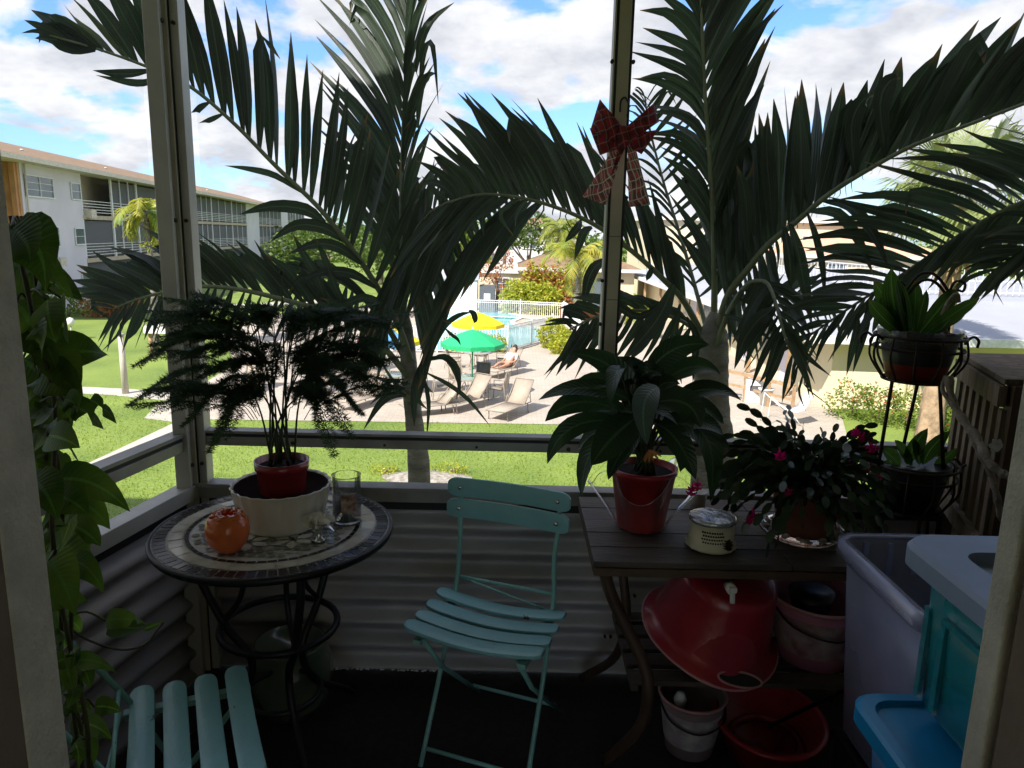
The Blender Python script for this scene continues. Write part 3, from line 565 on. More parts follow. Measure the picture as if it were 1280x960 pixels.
wm.build('stair_wall', MAT['btan'], lb)
tag(bpy.data.objects['stair_wall'], 'tan stairwell wall')
for z in (3.0, 6.1):
    q = MB(TL); q.box((-3.2, 1.9, z), (6.3, 1.2, .2)); q.build('stair_landing', MAT['slab'], lb)
# roof
rf = MB(TL); x0, x1 = -8.5, E0+1.5
rf.add([(x0,-1.3,9.25),(x1,-1.3,9.25),(x1,7.5,11.5),(x0,7.5,11.5),(x0,15,9.25),(x1,15,9.25)], [(0,1,2,3),(3,2,5,4),(0,3,4),(1,5,2)]); rr_ = rf.build('roof', MAT['roofb'], lb)
fc = MB(TL); fc.box(((x0+x1)/2,-1.32,9.12), (x1-x0,.08,.3)); fc.box((x0-.04,6.8,9.12), (.08,16.2,.3)); fc.box(((x0+x1)/2, -.3, 9.05), (x1-x0-.2, 2.0, .06)); fc.build('fascia', MAT['fascia'], rr_)
for k, x in enumerate((3.5, 9.2, 30)):
    v = MB(TL); v.box((x, -.2 if k else -.25, (4.0, 7.2, 4.0)[k]-.9), (.9, .5, .6)); v.build('air_conditioner', MAT['fascia'], lb)
for x in (.35, 30.2): v = MB(TL); v.tube([(x,-.12,.1),(x,-.12,9.0)], .06, 8); v.build('downpipe', MAT['fascia'], lb)
for k, x in enumerate((5, 19, 33, 52)):
    v = MB(TL); v.tube([(x,2.0,9.5),(x,2.0,10.15)], .07, 8); v.tube([(x,2.0,10.15),(x,2.0,10.22)], .12, 8); v.build('roof_vent', MAT['rail'], rr_)
bays = [(105,143),(143,174),(174,207),(247,266),(266,291),(291,309),(324,338),(338,352),(360,370),(370,381)]
for bi, (pa, pb) in enumerate(bays):
    a, b = s_of(pa), s_of(pb)
    for fl_ in (1, 2):
        z = FH*fl_+.05; sb = MB(TL); sb.box(((a+b)/2, .95, z-.12), (b-a-.02, 1.95, .3)); sb.build('balcony_slab', MAT['slab'], lb)
        rl = MB(TL)
        for r_ in range(5): rl.box(((a+b)/2, .06, z+.25+r_*.2), (b-a, .05, .045))
        for x in (a+.06, b-.06): rl.box((x, .06, z+1.45), (.12, .12, 2.85))
        if bi >= 3 or bi == 1:
            for k in (1, 2): rl.box((a+(b-a)*k/3, .06, z+1.45), (.09, .08, 2.85))
        rl.build('railing', MAT['rail'], lb)
        if bi not in (0,):
            sc = MB(TL); sc.box(((a+b)/2, .16, z+1.4), (b-a-.15, .04, 2.6)); sc.build('porch_screen', MAT['shade'], lb)
        else:
            sd_ = MB(TL); sd_.box((a+(b-a)*.55, 1.97, z+1.2), (2.2, .06, 2.1)); sd_.build('sliding_door', MAT['pane'], lb)
            if fl_ == 1: sc = MB(TL); sc.box(((a+b)/2, .16, z+1.4), (b-a-.15, .04, 2.6)); sc.build('porch_screen', MAT['shade'], lb)
    sc = MB(TL); sc.box(((a+b)/2, .3, 1.45), (b-a-.2, .05, 2.8)); sc.build('porch_screen', MAT['shade'], lb)
def window(parent, T, x, z, w, h, y=-.06, nx=2, ny=3, glass='pane', name='window'):
    f = MB(T); t = .07
    f.box((x, y, z+h/2), (w+t, .06, t)); f.box((x, y, z-h/2), (w+t, .10, t)); f.box((x-w/2, y, z), (t, .06, h)); f.box((x+w/2, y, z), (t, .06, h))
    for i in range(1, nx): f.box((x-w/2+w*i/nx, y, z), (.05, .05, h-.04))
    for i in range(1, ny): f.box((x, y+.004, z-h/2+h*i/ny), (w-.04, .04, .03))
    o = f.build(name, MAT['rail'], parent)
    g = MB(T); g.box((x, y+.035, z), (w-.01, .02, h-.01)); g.build('pane', MAT[glass], o); return o
for fl_ in range(3):
    z = FH*fl_+1.65
    if fl_ > 0: window(lb, TL, s_of(56 if fl_ == 1 else 54), z, 3.6, 1.25, nx=2, ny=3)
    window(lb, TL, s_of(98 if fl_ else 109)-1.0*(fl_ == 0), z, 1.5, 1.1, nx=1, ny=2)
for fl_ in (0,1,2):
    window(lb, TL, s_of(220), FH*fl_+1.65, 3.0, 1.2)

def simple_house(name, label, cat, x0, x1, y0, y1, zt, wall, roof, rz=1.2, over=.4, hip=True, T=None):
    t = thing(name, label, cat, ((x0+x1)/2, y0, 0))
    w = MB(T); w.box(((x0+x1)/2, (y0+y1)/2, zt/2), (x1-x0, y1-y0, zt)); w.build('wall', MAT[wall], t)
    r = MB(T); a, b, c, d = x0-over, x1+over, y0-over, y1+over
    if rz > 0:
        i = min((b-a), (d-c))/2*(.98 if hip else 0); ym = (c+d)/2
        r.add([(a,c,zt),(b,c,zt),(b,d,zt),(a,d,zt),(a+i,ym,zt+rz),(b-i,ym,zt+rz)], [(0,1,5,4),(1,2,5),(2,3,4,5),(3,0,4),(3,2,1,0)])
    else: r.box(((a+b)/2, (c+d)/2, zt+.12), (b-a, d-c, .24))
    ro = r.build('roof', MAT[roof], t)
    f = MB(T); 
    for (p, q) in (((a,c),(b,c)),((b,c),(b,d)),((a,c),(a,d))): f.bar((p[0],p[1],zt-.06), (q[0],q[1],zt-.06), .08, .24)
    f.build('fascia', MAT['rail'], ro); return t
# clubhouse with the brown hip roof beyond the pool (x is in metres at its distance)
ch = simple_house('clubhouse', 'low cream clubhouse with brown hipped roof beyond the pool', 'building', .9, 9.2, 57, 66, 3.0, 'bcream', 'roofb', 1.9, .7)
for x, w in ((2.1,1.3),(4.3,1.0)): window(ch, None, x, 1.5, w, 1.5, y=56.92, nx=3, ny=3)
q = MB(); q.box((6.4,56.9,1.2),(1.4,.1,2.3)); q.build('door', MAT['pane'], ch)
q = MB(); q.box((3.2,55.9,2.72),(2.6,1.6,.12)); q.bar((2.0,55.2,2.66),(2.0,56.9,2.2),.06,.06); q.bar((4.4,55.2,2.66),(4.4,56.9,2.2),.06,.06); q.build('awning', MAT['shade'], ch)
ft = simple_house('flat_roof_wing', 'flat roofed cream wing joined left of the clubhouse', 'building', -6.2, .85, 58, 64, 2.7, 'bcream', 'fascia', 0, .25)
window(ft, None, -4.6, 1.5, 1.2, 1.2, y=57.92); window(ft, None, -.9, 1.5, 1.1, 1.3, y=57.92)
bk = simple_house('white_house', 'tall white two storey house rising behind the airy tree', 'building', -2.6, 7.6, 82, 92, 6.3, 'bwhite', 'roofb', 1.2, .6)
for x in (-1.2, 1.6, 4.4): window(bk, None, x, 4.6, 1.4, 1.2, y=81.92); window(bk, None, x, 1.7, 1.4, 1.2, y=81.92)
bk2 = simple_house('salmon_house', 'salmon coloured block showing left of the white house', 'building', -9.5, -3.4, 80, 88, 4.6, 'btan', 'fascia', 0, .3)
window(bk2, None, -6.2, 3, 1.4, 1.1, y=79.92)
# shed
sh = thing('pool_shed', 'small white shed with grey side at the far end of the pool', 'shed', (-3.9,52.2,0))
q = MB(); q.box((-4.3,52.9,1.15),(3.4,1.6,2.3)); q.build('wall', MAT['white'], sh)
q = MB(); q.add([(-6.1,51.95,2.3),(-2.5,51.95,2.3),(-2.5,53.85,2.3),(-6.1,53.85,2.3),(-6.1,52.9,2.75),(-2.5,52.9,2.75)], [(0,1,5,4),(1,2,5),(2,3,4,5),(3,0,4),(3,2,1,0)]); q.build('roof', MAT['roofw'], sh)
q = MB(); q.box((-1.9,52.9,.95),(1.1,1.2,1.9)); q.build('side_cabinet', MAT['shade'], sh); q = MB(); q.box((-1.9,52.28,1.1),(.45,.03,.5)); q.build('notice', MAT['white'], sh)
# long low white roofed clubhouse on the right, yellow walls
yb = thing('yellow_clubhouse', 'single storey yellow clubhouse with broad white roof on the right', 'building', (12.5,24,0))
q = MB(); q.box((20.3,43.9,1.25),(19.4,39.6,2.5)); q.build('wall', MAT['byellow'], yb)       # x 11..30, front at y 24.7
q = MB()
ex, ey = 9.55, 23.4; q.add([(ex,ey,2.5),(31,ey-.2,2.5),(31,64,2.5),(ex,64,2.5),(13.5,27.5,3.45),(31,27.5,3.45),(31,60,3.45),(13.5,60,3.45)], [(0,1,5,4),(3,0,4,7),(4,5,6,7),(2,3,7,6),(3,2,1,0)]); yr = q.build('roof', MAT['roofw'], yb)
q = MB(); q.bar((ex-.02,ey-.05,2.42),(31,ey-.25,2.42),.1,.26); q.bar((ex-.05,ey,2.42),(ex-.05,64,2.42),.1,.26); q.build('fascia', MAT['rail'], yr)
q = MB()
for y in (26, 30.5, 35, 39.5, 44, 50, 56): q.box((9.9,y,1.18),(.16,.16,2.3))
q.build('porch_posts', MAT['woodl'], yb)
for y in (28, 33, 38, 43):
    q = MB(); q.box((10.57,y,1.15),(.05,1.3,2.1)); q.build('door', MAT['bwhite'], yb); q = MB(); q.box((10.56,y+2.1,1.5),(.06,1.5,1.2)); q.build('window', MAT['pane'], yb)
q = MB(); q.box((13.3,24.06,1.25),(.08,.05,2.3)); q.box((14.0,24.05,2.15),(.25,.12,.14)); q.tube([(13.1,24.03,.2),(13.1,24.03,2.3)],.035,8); q.build('conduit', MAT['byellow'], yb)
# roof deck railing on that roof
q = MB()
for y0_, xa, xb in ((30, 15.5, 30),):
    for z in (3.6, 4.05, 4.5): q.bar((xa,y0_,z),(xb,y0_,z),.04,.04); q.bar((xa,y0_,z),(xa,y0_+26,z),.04,.04)
    for i in range(56): q.bar((xa+i*.26,y0_,3.5),(xa+i*.26,y0_,4.5),.02,.02,up=(0,1,0))
    for i in range(60): q.bar((xa,y0_+i*.43,3.5),(xa,y0_+i*.43,4.5),.02,.02,up=(0,1,0))
q.build('roof_railing', MAT['rail'], yb)
# two storey beige building behind it
bb = simple_house('beige_block', 'two storey beige building with arched window behind the white roof', 'building', 12, 33, 66, 80, 7.2, 'bcream', 'fascia', 0, .4)
window(bb, None, 17.2, 5.2, 2.6, 1.5, y=65.92, nx=4, ny=2)
q = MB(); pts = [(17.2+1.35*cos(a), 65.93, 5.95+.75*sin(a)) for a in [pi*i/14 for i in range(15)]]; q.tube(pts, .07, 6); q.build('window_arch', MAT['rail'], bb)
for x in (22, 26, 30): window(bb, None, x, 5.2, 1.6, 1.4, y=65.92)
sr = simple_house('salmon_roof_house', 'house with salmon pink roof seen through the right fronds', 'building', 21.5, 34, 58, 65, 4.4, 'bcream', 'slate', 1.5, .5)  # salmon pink is the roof's own colour
window(sr, None, 25, 3.2, 1.4, 1.2, y=57.92)
# stepped white wall at the far right end of the pool fence and brick planter
q = MB(); a = at_z(704,402,0); b = at_z(724,420,0); q.bar((a.x,a.y,.6),(b.x,b.y,.6),.18,1.2); q.bar((a.x,a.y,1.23),(b.x,b.y,1.23),.26,.06); tag(q.build('garden_wall', MAT['white']), 'sloping white wall closing the pool fence on the right', 'wall')
q = MB(); q.box((a.x+1.6,a.y+1.6,.45),(3.4,.8,.9)); tag(q.build('brick_planter', MAT['red'], bevel=.03), 'low dark red planter box below the centre palm', 'planter')

# ---- posts, lamp and small things on the left lawn
for (px, py, ptop, lab) in ((157,492,419,'pale wooden post nearest the camera on the left lawn'), (190,448,414,'thin wooden post of the white sign board farther back on the left lawn')):
    b = at_z(px, py, 0); top = at_y(px, ptop, b.y).z
    t = thing('lawn_post', lab, 'post', b); q = MB(); q.tube([b, Vector((b.x,b.y,top))], [.11,.09] if px < 170 else [.08,.08], 10); q.build('shaft', MAT['woodl' if px > 170 else 'concrete'], t)
    q = MB(); q.tube([Vector((b.x,b.y,top)), Vector((b.x,b.y,top+.06))], .13, 10); q.build('cap', MAT['concrete'], t)
    if px > 170: q = MB(); q.box((b.x+.6,b.y,top+.1),(1.5,.5,.32)); q.build('sign_board', MAT['white'], t)
b = at_z(90,424,0); t = thing('globe_lamp', 'small white globe lamp at the lawn edge by the apartment block', 'lamp', b); q = MB(); q.tube([b, b+Vector((0,0,.65))], .04, 8); q.build('post', MAT['concrete'], t)
q = MB(); q.lathe([(0,-.22),(.12,-.18),(.22,0),(.12,.18),(0,.22)], b+Vector((0,0,.85)), 14); q.build('globe', MAT['white'], t)

# ---- pool furniture
def make_umbrella(cols, label, h=2.35, r=1.08):
    t = thing('patio_umbrella', label, 'umbrella'); q = MB(); q.tube([(0,0,0.02),(0,0,h)], .025, 8); q.build('pole', MAT['ugreen' if cols[0] == 'ugreen' else 'rail'], t, local=True)
    q = MB(); q.tube([(0,0,0),(0,0,.06)], .24, 16); q.tube([(0,0,.06),(0,0,.3)], .05, 10); q.build('base', MAT['shade'], t, local=True)
    q = MB(); n = 8
    for i in range(n):
        a0, a1 = 2*pi*i/n, 2*pi*(i+1)/n; rows = []
        for k in range(6):
            u = k/5; z = h-.46*u**1.25; row_ = []
            for m in range(5):
                a = a0+(a1-a0)*m/4; sag = 1-.06*sin(pi*m/4)*u; row_.append((r*u*cos(a)*sag+.001, r*u*sin(a)*sag, z-.0*m))
            rows.append(row_)
        rows.append([(p[0]*1.0, p[1]*1.0, p[2]-.14) for p in rows[-1]]); q.grid(rows, mi=i % len(cols), smooth=False)
    q.build('canopy', [MAT[c] for c in cols], t, local=True); q = MB()
    for i in range(n):
        a = 2*pi*i/n; q.tube([(0,0,h-.02),(r*cos(a),r*sin(a),h-.47)], .008, 5); q.tube([(0,0,h-.55),(r*.5*cos(a),r*.5*sin(a),h-.24)], .007, 5)
    build_split(q, 'rib', MAT['rail'], t, local=True); q = MB(); q.lathe([(0,.09),(.03,.06),(.03,0)], (0,0,h), 8); q.build('finial', MAT['rail'], t, local=True); return t
G = at_z(590,497,0); Yb_ = at_z(597,461,0); Rb = at_z(487,493,0)
make_umbrella(['ugreen'], 'bright green umbrella over the nearest glass pool table').location = G
make_umbrella(['uyellow'], 'plain yellow umbrella behind the green one').location = Yb_
make_umbrella(['ured','uyellow','ublue','uyellow'], 'red, yellow and blue panelled umbrella left of the palm trunk').location = Rb
def make_ptable():
    t = thing('pool_table', 'x', 'table'); q = MB(); q.lathe([(0,.70),(.58,.70),(.60,.71),(.58,.72),(0,.72)], n=28); q.build('tabletop', MAT['tglass'], t, local=True)
    q = MB(); q.tube([(.6*cos(a),.6*sin(a),.7) for a in [2*pi*i/24 for i in range(24)]], .02, 6, closed=True); q.build('rim', MAT['loungef'], t, local=True)
    for i in range(4):
        a = pi/4+pi/2*i; q = MB(); q.tube(bez([(.5*cos(a),.5*sin(a),.69),(.38*cos(a),.38*sin(a),.35),(.5*cos(a),.5*sin(a),.0)],8), .018, 6); q.build('leg', MAT['loungef'], t, local=True)
    return t
def make_pchair(m1):
    t = thing('patio_chair', 'x', 'chair'); q = MB(); q.grid([[(-.24,y,z),(0,y,z-.02),(.24,y,z)] for y, z in ((-.24,.42),(0,.40),(.2,.39))]); q.build('seat', MAT[m1], t, local=True, solid=.012)
    q = MB(); q.grid([[(-.24,y,z),(0,y+.02,z),(.24,y,z)] for y, z in ((.2,.39),(.27,.6),(.36,.98))]); q.build('backrest', MAT[m1], t, local=True, solid=.012)
    q = MB()
    for s in (-1,1):
        q.tube([(s*.26,-.26,.0),(s*.26,-.25,.62),(s*.26,.2,.62),(s*.26,.3,.62)], .014, 6); q.tube([(s*.25,-.25,.43),(s*.25,.2,.40),(s*.25,.37,1.0)], .014, 6); q.tube([(s*.25,.27,.62),(s*.26,.34,0)], .014, 6)
    q.tube([(-.25,.37,1.0),(.25,.37,1.0)], .014, 6); q.build('frame', MAT['loungef'], t, local=True); return t
def make_lounger():
    t = thing('sun_lounger', 'x', 'sun lounger'); q = MB(); q.grid([[(x,y,.33),(x,0,.315),(x,-y,.33)] for x, y in ((-.95,.30),(-.3,.31),(.35,.31))]); q.build('seat', MAT['lounge'], t, local=True, solid=.015)
    q = MB(); q.grid([[(x,.31,z),(x,0,z-.01),(x,-.31,z)] for x, z in ((.35,.33),(.65,.60),(.92,.98))]); q.build('backrest', MAT['lounge'], t, local=True, solid=.015)
    q = MB()
    for s in (-1,1):
        q.tube([(-.97,s*.32,.33),(.36,s*.32,.33),(.78,s*.32,.33)], .018, 6); q.tube([(.35,s*.32,.33),(.94,s*.32,1.0)], .018, 6); q.tube([(.72,s*.3,.70),(.80,s*.3,.33)], .012, 6)
        q.tube(bez([(.3,s*.33,.33),(.45,s*.35,.55),(.62,s*.34,.5)],6), .014, 6)
    q.tube([(-.97,-.32,.33),(-.97,.32,.33)], .018, 6); q.tube([(.94,-.32,1.0),(.94,.32,1.0)], .018, 6); q.build('frame', MAT['loungef'], t, local=True)
    for x in (-.8, .55):
        for s in (-1,1): q = MB(); q.tube([(x,s*.31,.33),(x+.04,s*.33,0)], .018, 6); q.build('leg', MAT['loungef'], t, local=True)
    return t
pt = make_ptable()
place(pt, 0, G, .3, 'round glass table under the bright green umbrella', 'pool tables')
place(pt, 1, Yb_, .1, 'round glass table under the plain yellow umbrella', 'pool tables')
place(pt, 1, Rb, .1, 'round glass table under the multicoloured umbrella', 'pool tables')
q = MB()
for i, (x, y) in enumerate(((-.2,-.1),(.25,.1),(.1,-.25),(-.35,.2))): q = MB(); q.lathe([(0,0),(.07,0),(.06,.13),(.03,.2),(0,.2)], Yb_+Vector((x,y,.722)), 10); tag(q.build('drink_cup', MAT['white']), 'small white cup on the table under the yellow umbrella', 'cup', 'cups on the yellow umbrella table')
pc = make_pchair('lounge'); pd = make_pchair('chairf'); used = [0, 0]
CH = [(G,-.55,1.05,0,'tan sling chair behind the green umbrella table, on its left'),(G,.25,1.0,1,'dark sling chair behind the green umbrella table, on its right'),(G,-1.0,-.2,0,'tan sling chair at the left side of the green umbrella table'),(G,.9,-.3,0,'tan sling chair at the right side of the green umbrella table'),
      (Yb_,-1.0,.1,0,'tan sling chair left of the yellow umbrella table'),(Yb_,1.05,.1,1,'dark sling chair right of the yellow umbrella table'),(Yb_,.1,1.0,0,'tan sling chair behind the yellow umbrella table'),
      (Rb,-.9,.5,0,'tan sling chair left of the multicoloured umbrella table'),(Rb,.85,.6,0,'tan sling chair right of the multicoloured umbrella table')]
for c, x, y, k, lab in CH:
    place((pc, pd)[k], used[k], c+Vector((x,y,0)), atan2(-x, y), lab, 'chairs round the pool tables'); used[k] = 1
lg = make_lounger(); n_l = 0
LG = [((558,517),(611,503),'tan lounger nearest the lawn, just right of the left palm trunk'),((620,527),(662,509),'tan lounger nearest the lawn, left of the peace lily'),((506,521),(545,517),'tan lounger half hidden behind the left palm trunk'),
      ((612,474),(655,463),'tan lounger with the person lying on it'),((430,515),(462,505),'tan lounger behind the fern, near its right edge'),((378,500),(408,487),'tan lounger on the deck behind the middle of the fern'),((300,498),(330,480),'tan lounger on the deck behind the left of the fern'),((440,470),(470,462),'tan lounger farther back between fern and palm trunk')]
for (a, b, lab) in LG:
    A, B = at_z(*a, 0), at_z(*b, 0); d = B-A; mid = A+d.normalized()*.9; place(lg, n_l, mid, atan2(d.y, d.x), lab, 'sun loungers on the pool deck'); n_l = 1
    if 'person' in lab: PL = (mid, atan2(d.y, d.x))
# person reclining
pr = thing('person', 'person in a white shirt lying back on a lounger, legs bare', 'person', PL[0], rz=PL[1])
def skinned(name, pts, edges, rad, mat, parent, sub=1):
    me = bpy.data.meshes.new(name); me.from_pydata(pts, edges, []); o = bpy.data.objects.new(name, me); COL.objects.link(o); o.parent = parent; me.materials.append(mat)
    sk = o.modifiers.new('skin', 'SKIN'); sk.use_smooth_shade = True
    for i, r in enumerate(rad): me.skin_vertices[0].data[i].radius = (r, r); me.skin_vertices[0].data[i].use_root = (i == 0)
    sb = o.modifiers.new('sub', 'SUBSURF'); sb.levels = sb.render_levels = sub; return o
P_ = [(.36,0,.46),(.5,0,.60),(.66,0,.78),(.74,0,.88),(.79,0,.96),(.83,0,1.08), (.3,.1,.44),(-.08,.12,.52),(-.5,.12,.39),(-.6,.12,.44), (.3,-.1,.44),(-.08,-.12,.42),(-.5,-.12,.39),(-.6,-.12,.44), (.66,.19,.78),(.48,.27,.56),(.28,.2,.52),(.2,.16,.53), (.66,-.19,.78),(.48,-.27,.56),(.28,-.2,.52),(.2,-.16,.53)]
E_ = [(0,1),(1,2),(2,3),(3,4),(4,5),(0,6),(6,7),(7,8),(8,9),(0,10),(10,11),(11,12),(12,13),(2,14),(14,15),(15,16),(16,17),(2,18),(18,19),(19,20),(20,21)]
R_ = [.14,.14,.15,.06,.09,.085,.1,.065,.04,.035,.1,.065,.04,.035,.06,.045,.035,.03,.06,.045,.035,.03]
skinned('body', P_, E_, R_, MAT['skin'], pr)
skinned('shirt', [(.34,0,.47),(.5,0,.61),(.67,0,.79),(.67,.2,.79),(.5,.27,.58),(.67,-.2,.79),(.5,-.27,.58)], [(0,1),(1,2),(2,3),(3,4),(2,5),(5,6)], [.16,.16,.165,.08,.06,.08,.06], MAT['shirt'], pr)
q = MB(); q.lathe([(0,.10),(.06,.09),(.1,.03),(.1,-.03),(.07,-.07)], (.85,0,1.06), 14, rot=Matrix.Rotation(.7,3,'Y')); q.build('hair', MAT['hair'], pr, local=True)
# things under the porch of the yellow clubhouse
def at0(px, py): return at_z(px, py, 0)
b = at0(940,503); t = thing('storage_cabinet', 'small white cabinet by the yellow clubhouse porch', 'cabinet', b); q = MB(); q.box(b+Vector((0,0,.42)), (.55,.5,.8)); q.build('body', MAT['white'], t, bevel=.01); q = MB(); q.box(b+Vector((0,-.26,.55)), (.4,.02,.18)); q.build('drawer', MAT['shade'], t)
b = at0(956,507); q = MB(); q.lathe([(0,0),(.16,0),(.24,.55),(.26,.55),(.26,.6),(.22,.6),(.15,.05),(0,.05)], b, 20); tag(q.build('white_pot', MAT['white']), 'tall white tapered pot beside the white cabinet', 'pot')
b = at0(925,500); t = thing('ramp_railing', 'light wooden rail running down beside the clubhouse porch', 'railing', b); q = MB(); a1, a2 = at0(902,497)+Vector((0,0,1.0)), at0(990,515)+Vector((0,0,.85)); q.bar(a1, a2, .1, .1); q.bar(a1-Vector((0,0,.45)), a2-Vector((0,0,.45)), .08, .08); q.build('rail', MAT['woodl'], t)
for i in range(4): p = a1.lerp(a2, i/3); q = MB(); q.bar((p.x,p.y,0),(p.x,p.y,p.z),.09,.09,up=(0,1,0)); q.build('post', MAT['woodl'], t)
b = at0(985,530); t = thing('canvas_chair', 'white folding chair at the corner of the yellow clubhouse', 'chair', b); q = MB()
for s in (-.3,.3): q.tube([b+Vector((-.75,s,0)), b+Vector((-.7,s,.9)), b+Vector((.1,s,.25)), b+Vector((.3,s,0))], .02, 6)
q.build('frame', MAT['rail'], t); q = MB(); q.grid([[b+Vector((x,s,z)) for s in (-.3,0,.3)] for x, z in ((-.2,.5),(.1,.42),(.35,.5),(.55,.95))]); q.build('seat', MAT['white'], t, solid=.02)
# ============================================================ PALMS
def palm_profile(t):
    return (.28+.72*sin(pi/2*min(1, t/.42)))*(1 if t < .5 else max(.03, 1-((t-.5)/.5)**1.7))
def leaflet(mb, pts, w, nrm, mi=0, n=7, fold=.3, twist=0.):
    """one palm leaflet along smooth points"""
    P = bez(pts, n); rows = []; nrm = Vector(nrm)
    for i, p in enumerate(P):
        d = (P[min(i+1, n)]-P[max(i-1, 0)]).normalized(); x = d.cross(nrm)
        if x.length < .05: x = d.cross(Vector((0,0,1)))
        x.normalize(); up = x.cross(d); a = twist*i/n; x2 = x*cos(a)+up*sin(a); up2 = x2.cross(d)
        q = palm_profile(i/n)*w/2; rows.append([p+x2*q+up2*q*fold, p, p-x2*q+up2*q*fold])
    mb.leafgrid(rows, mi)
def frond(parent, ctrl, A=None, B=None, n=34, w=.085, t0=.15, r0=.032, r1=.006, custom=(), seed=0, jit=.06, wA=None, wB=None, nr=(0,-1,.15), mat='palm'):
    """rachis through (px,py,Y) stations; A / B: keys (t, dx, dy, bend, dY) give each side's leaflet tip offset as it runs along the rachis"""
    n = int(n*.80); w *= .92
    rr = random.Random(seed); C = [at_y(*c) for c in ctrl]; P = bez(C, 60); mb = MB()
    pix = bez([(c[0], c[1], c[2]) for c in ctrl], 60)
    mb.tube(P, [r0+(r1-r0)*(i/60)**.8 for i in range(61)], 7, mi=1)
    for side, keys, ww in ((1, A, wA or w), (-1, B, wB or w)):
        if not keys: continue
        for k in range(n):
            t = t0+(1-t0)*(k+.5*(side > 0)+rr.uniform(-.25,.25))/n; t = min(.999, max(0, t)); i = t*60; i0 = min(59, int(i)); p = pix[i0].lerp(pix[i0+1], i-i0)
            dx, dy, bend, dY = lerp_keys(keys, t)
            s = 1+rr.gauss(0, jit); an = rr.gauss(0, jit*.6); dx, dy = (dx*cos(an)-dy*sin(an))*s, (dx*sin(an)+dy*cos(an))*s
            dY += rr.gauss(0, .08); L2 = hypot(dx, dy)+1e-6; nx, ny = -dy/L2, dx/L2
            a = Vector(p); pts = []
            for u in (0, .3, .65, 1):
                off = bend*L2*sin(pi*u*.5)*(1-u)*1.6+ (bend*L2*.0)
                pts.append(at_y(a.x+dx*u+nx*off, a.y+dy*u+ny*off, max(1.2, a.z+dY*u)))
            pts[2] = pts[2]-Vector((0,0,rr.uniform(0,.025))); pts[3] = pts[3]-Vector((rr.gauss(0,.02),0,rr.uniform(-.01,.09)))
            if rr.random() < .16:   # a broken, bent tip
                pts[3] = pts[2]+Vector((rr.uniform(-.12,.16), rr.uniform(-.1,.1), -.12))
            leaflet(mb, pts, ww*rr.uniform(.75, 1.15)*min(1, .8+1.4*(1-t))*min(1, L2/85), Vector(nr)+Vector((rr.gauss(0,.35), 0, rr.gauss(0,.35))), twist=rr.gauss(0,.6))
    for cpts, cw in custom:
        leaflet(mb, [at_y(*c) for c in cpts], cw, nr, n=9)
    return mb.build('frond', [MAT[mat], MAT['rach']], parent)
def palm_trunk(parent, path, rad, mat='trunk'):
    m = MB(); P = bez(path, 40); n = len(P); m.tube(P, [lerp_keys(rad, i/(n-1))[0]*(1+.035*(i % 3 == 0)) for i in range(n)], 16, smooth=True)
    return m.build('trunk', MAT[mat], parent)
YL = 6.4
b = at_y(524, 600, YL); base = Vector((b.x, YL, 0)); lp = thing('palm_tree', 'left palm with a slender pale trunk and dark arching fronds on the lawn', 'palm', base)
palm_trunk(lp, [base, Vector((b.x, YL, 1.8)), at_y(524,600,YL), at_y(519,540,YL), at_y(513,480,YL), at_y(509,430,YL), at_y(506,390,YL)], [(0,.14),(.55,.078),(.8,.070),(.93,.055),(1,.028)])
U = 0  # helper
# L1 big frond to the upper left
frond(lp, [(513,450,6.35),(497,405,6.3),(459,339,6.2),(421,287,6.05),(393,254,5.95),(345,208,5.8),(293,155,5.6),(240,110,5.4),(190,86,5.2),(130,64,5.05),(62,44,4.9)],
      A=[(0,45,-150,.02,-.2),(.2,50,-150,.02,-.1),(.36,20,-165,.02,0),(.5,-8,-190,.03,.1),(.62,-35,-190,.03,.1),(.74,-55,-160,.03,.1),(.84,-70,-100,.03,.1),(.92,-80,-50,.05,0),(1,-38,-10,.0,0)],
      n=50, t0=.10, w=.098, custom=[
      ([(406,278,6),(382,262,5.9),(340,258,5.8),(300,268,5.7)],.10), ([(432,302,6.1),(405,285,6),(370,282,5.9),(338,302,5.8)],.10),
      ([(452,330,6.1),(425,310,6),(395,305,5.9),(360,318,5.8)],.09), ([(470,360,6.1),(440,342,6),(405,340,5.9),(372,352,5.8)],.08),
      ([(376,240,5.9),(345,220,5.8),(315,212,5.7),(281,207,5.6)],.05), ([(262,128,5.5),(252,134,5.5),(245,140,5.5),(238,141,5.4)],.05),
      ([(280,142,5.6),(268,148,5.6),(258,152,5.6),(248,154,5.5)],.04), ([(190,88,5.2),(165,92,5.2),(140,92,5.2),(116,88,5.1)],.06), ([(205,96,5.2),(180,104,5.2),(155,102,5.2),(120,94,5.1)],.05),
      ([(480,378,6.2),(455,372,6),(428,380,5.9),(400,372,5.8)],.07), ([(120,62,5.),(95,52,5.),(70,38,5.),(44,34,4.9)],.11), ([(120,62,5.),(95,58,5.),(70,50,5.),(44,48,4.9)],.12), ([(110,56,5.),(90,44,5.),(72,30,5.),(60,18,4.9)],.05)], seed=1)
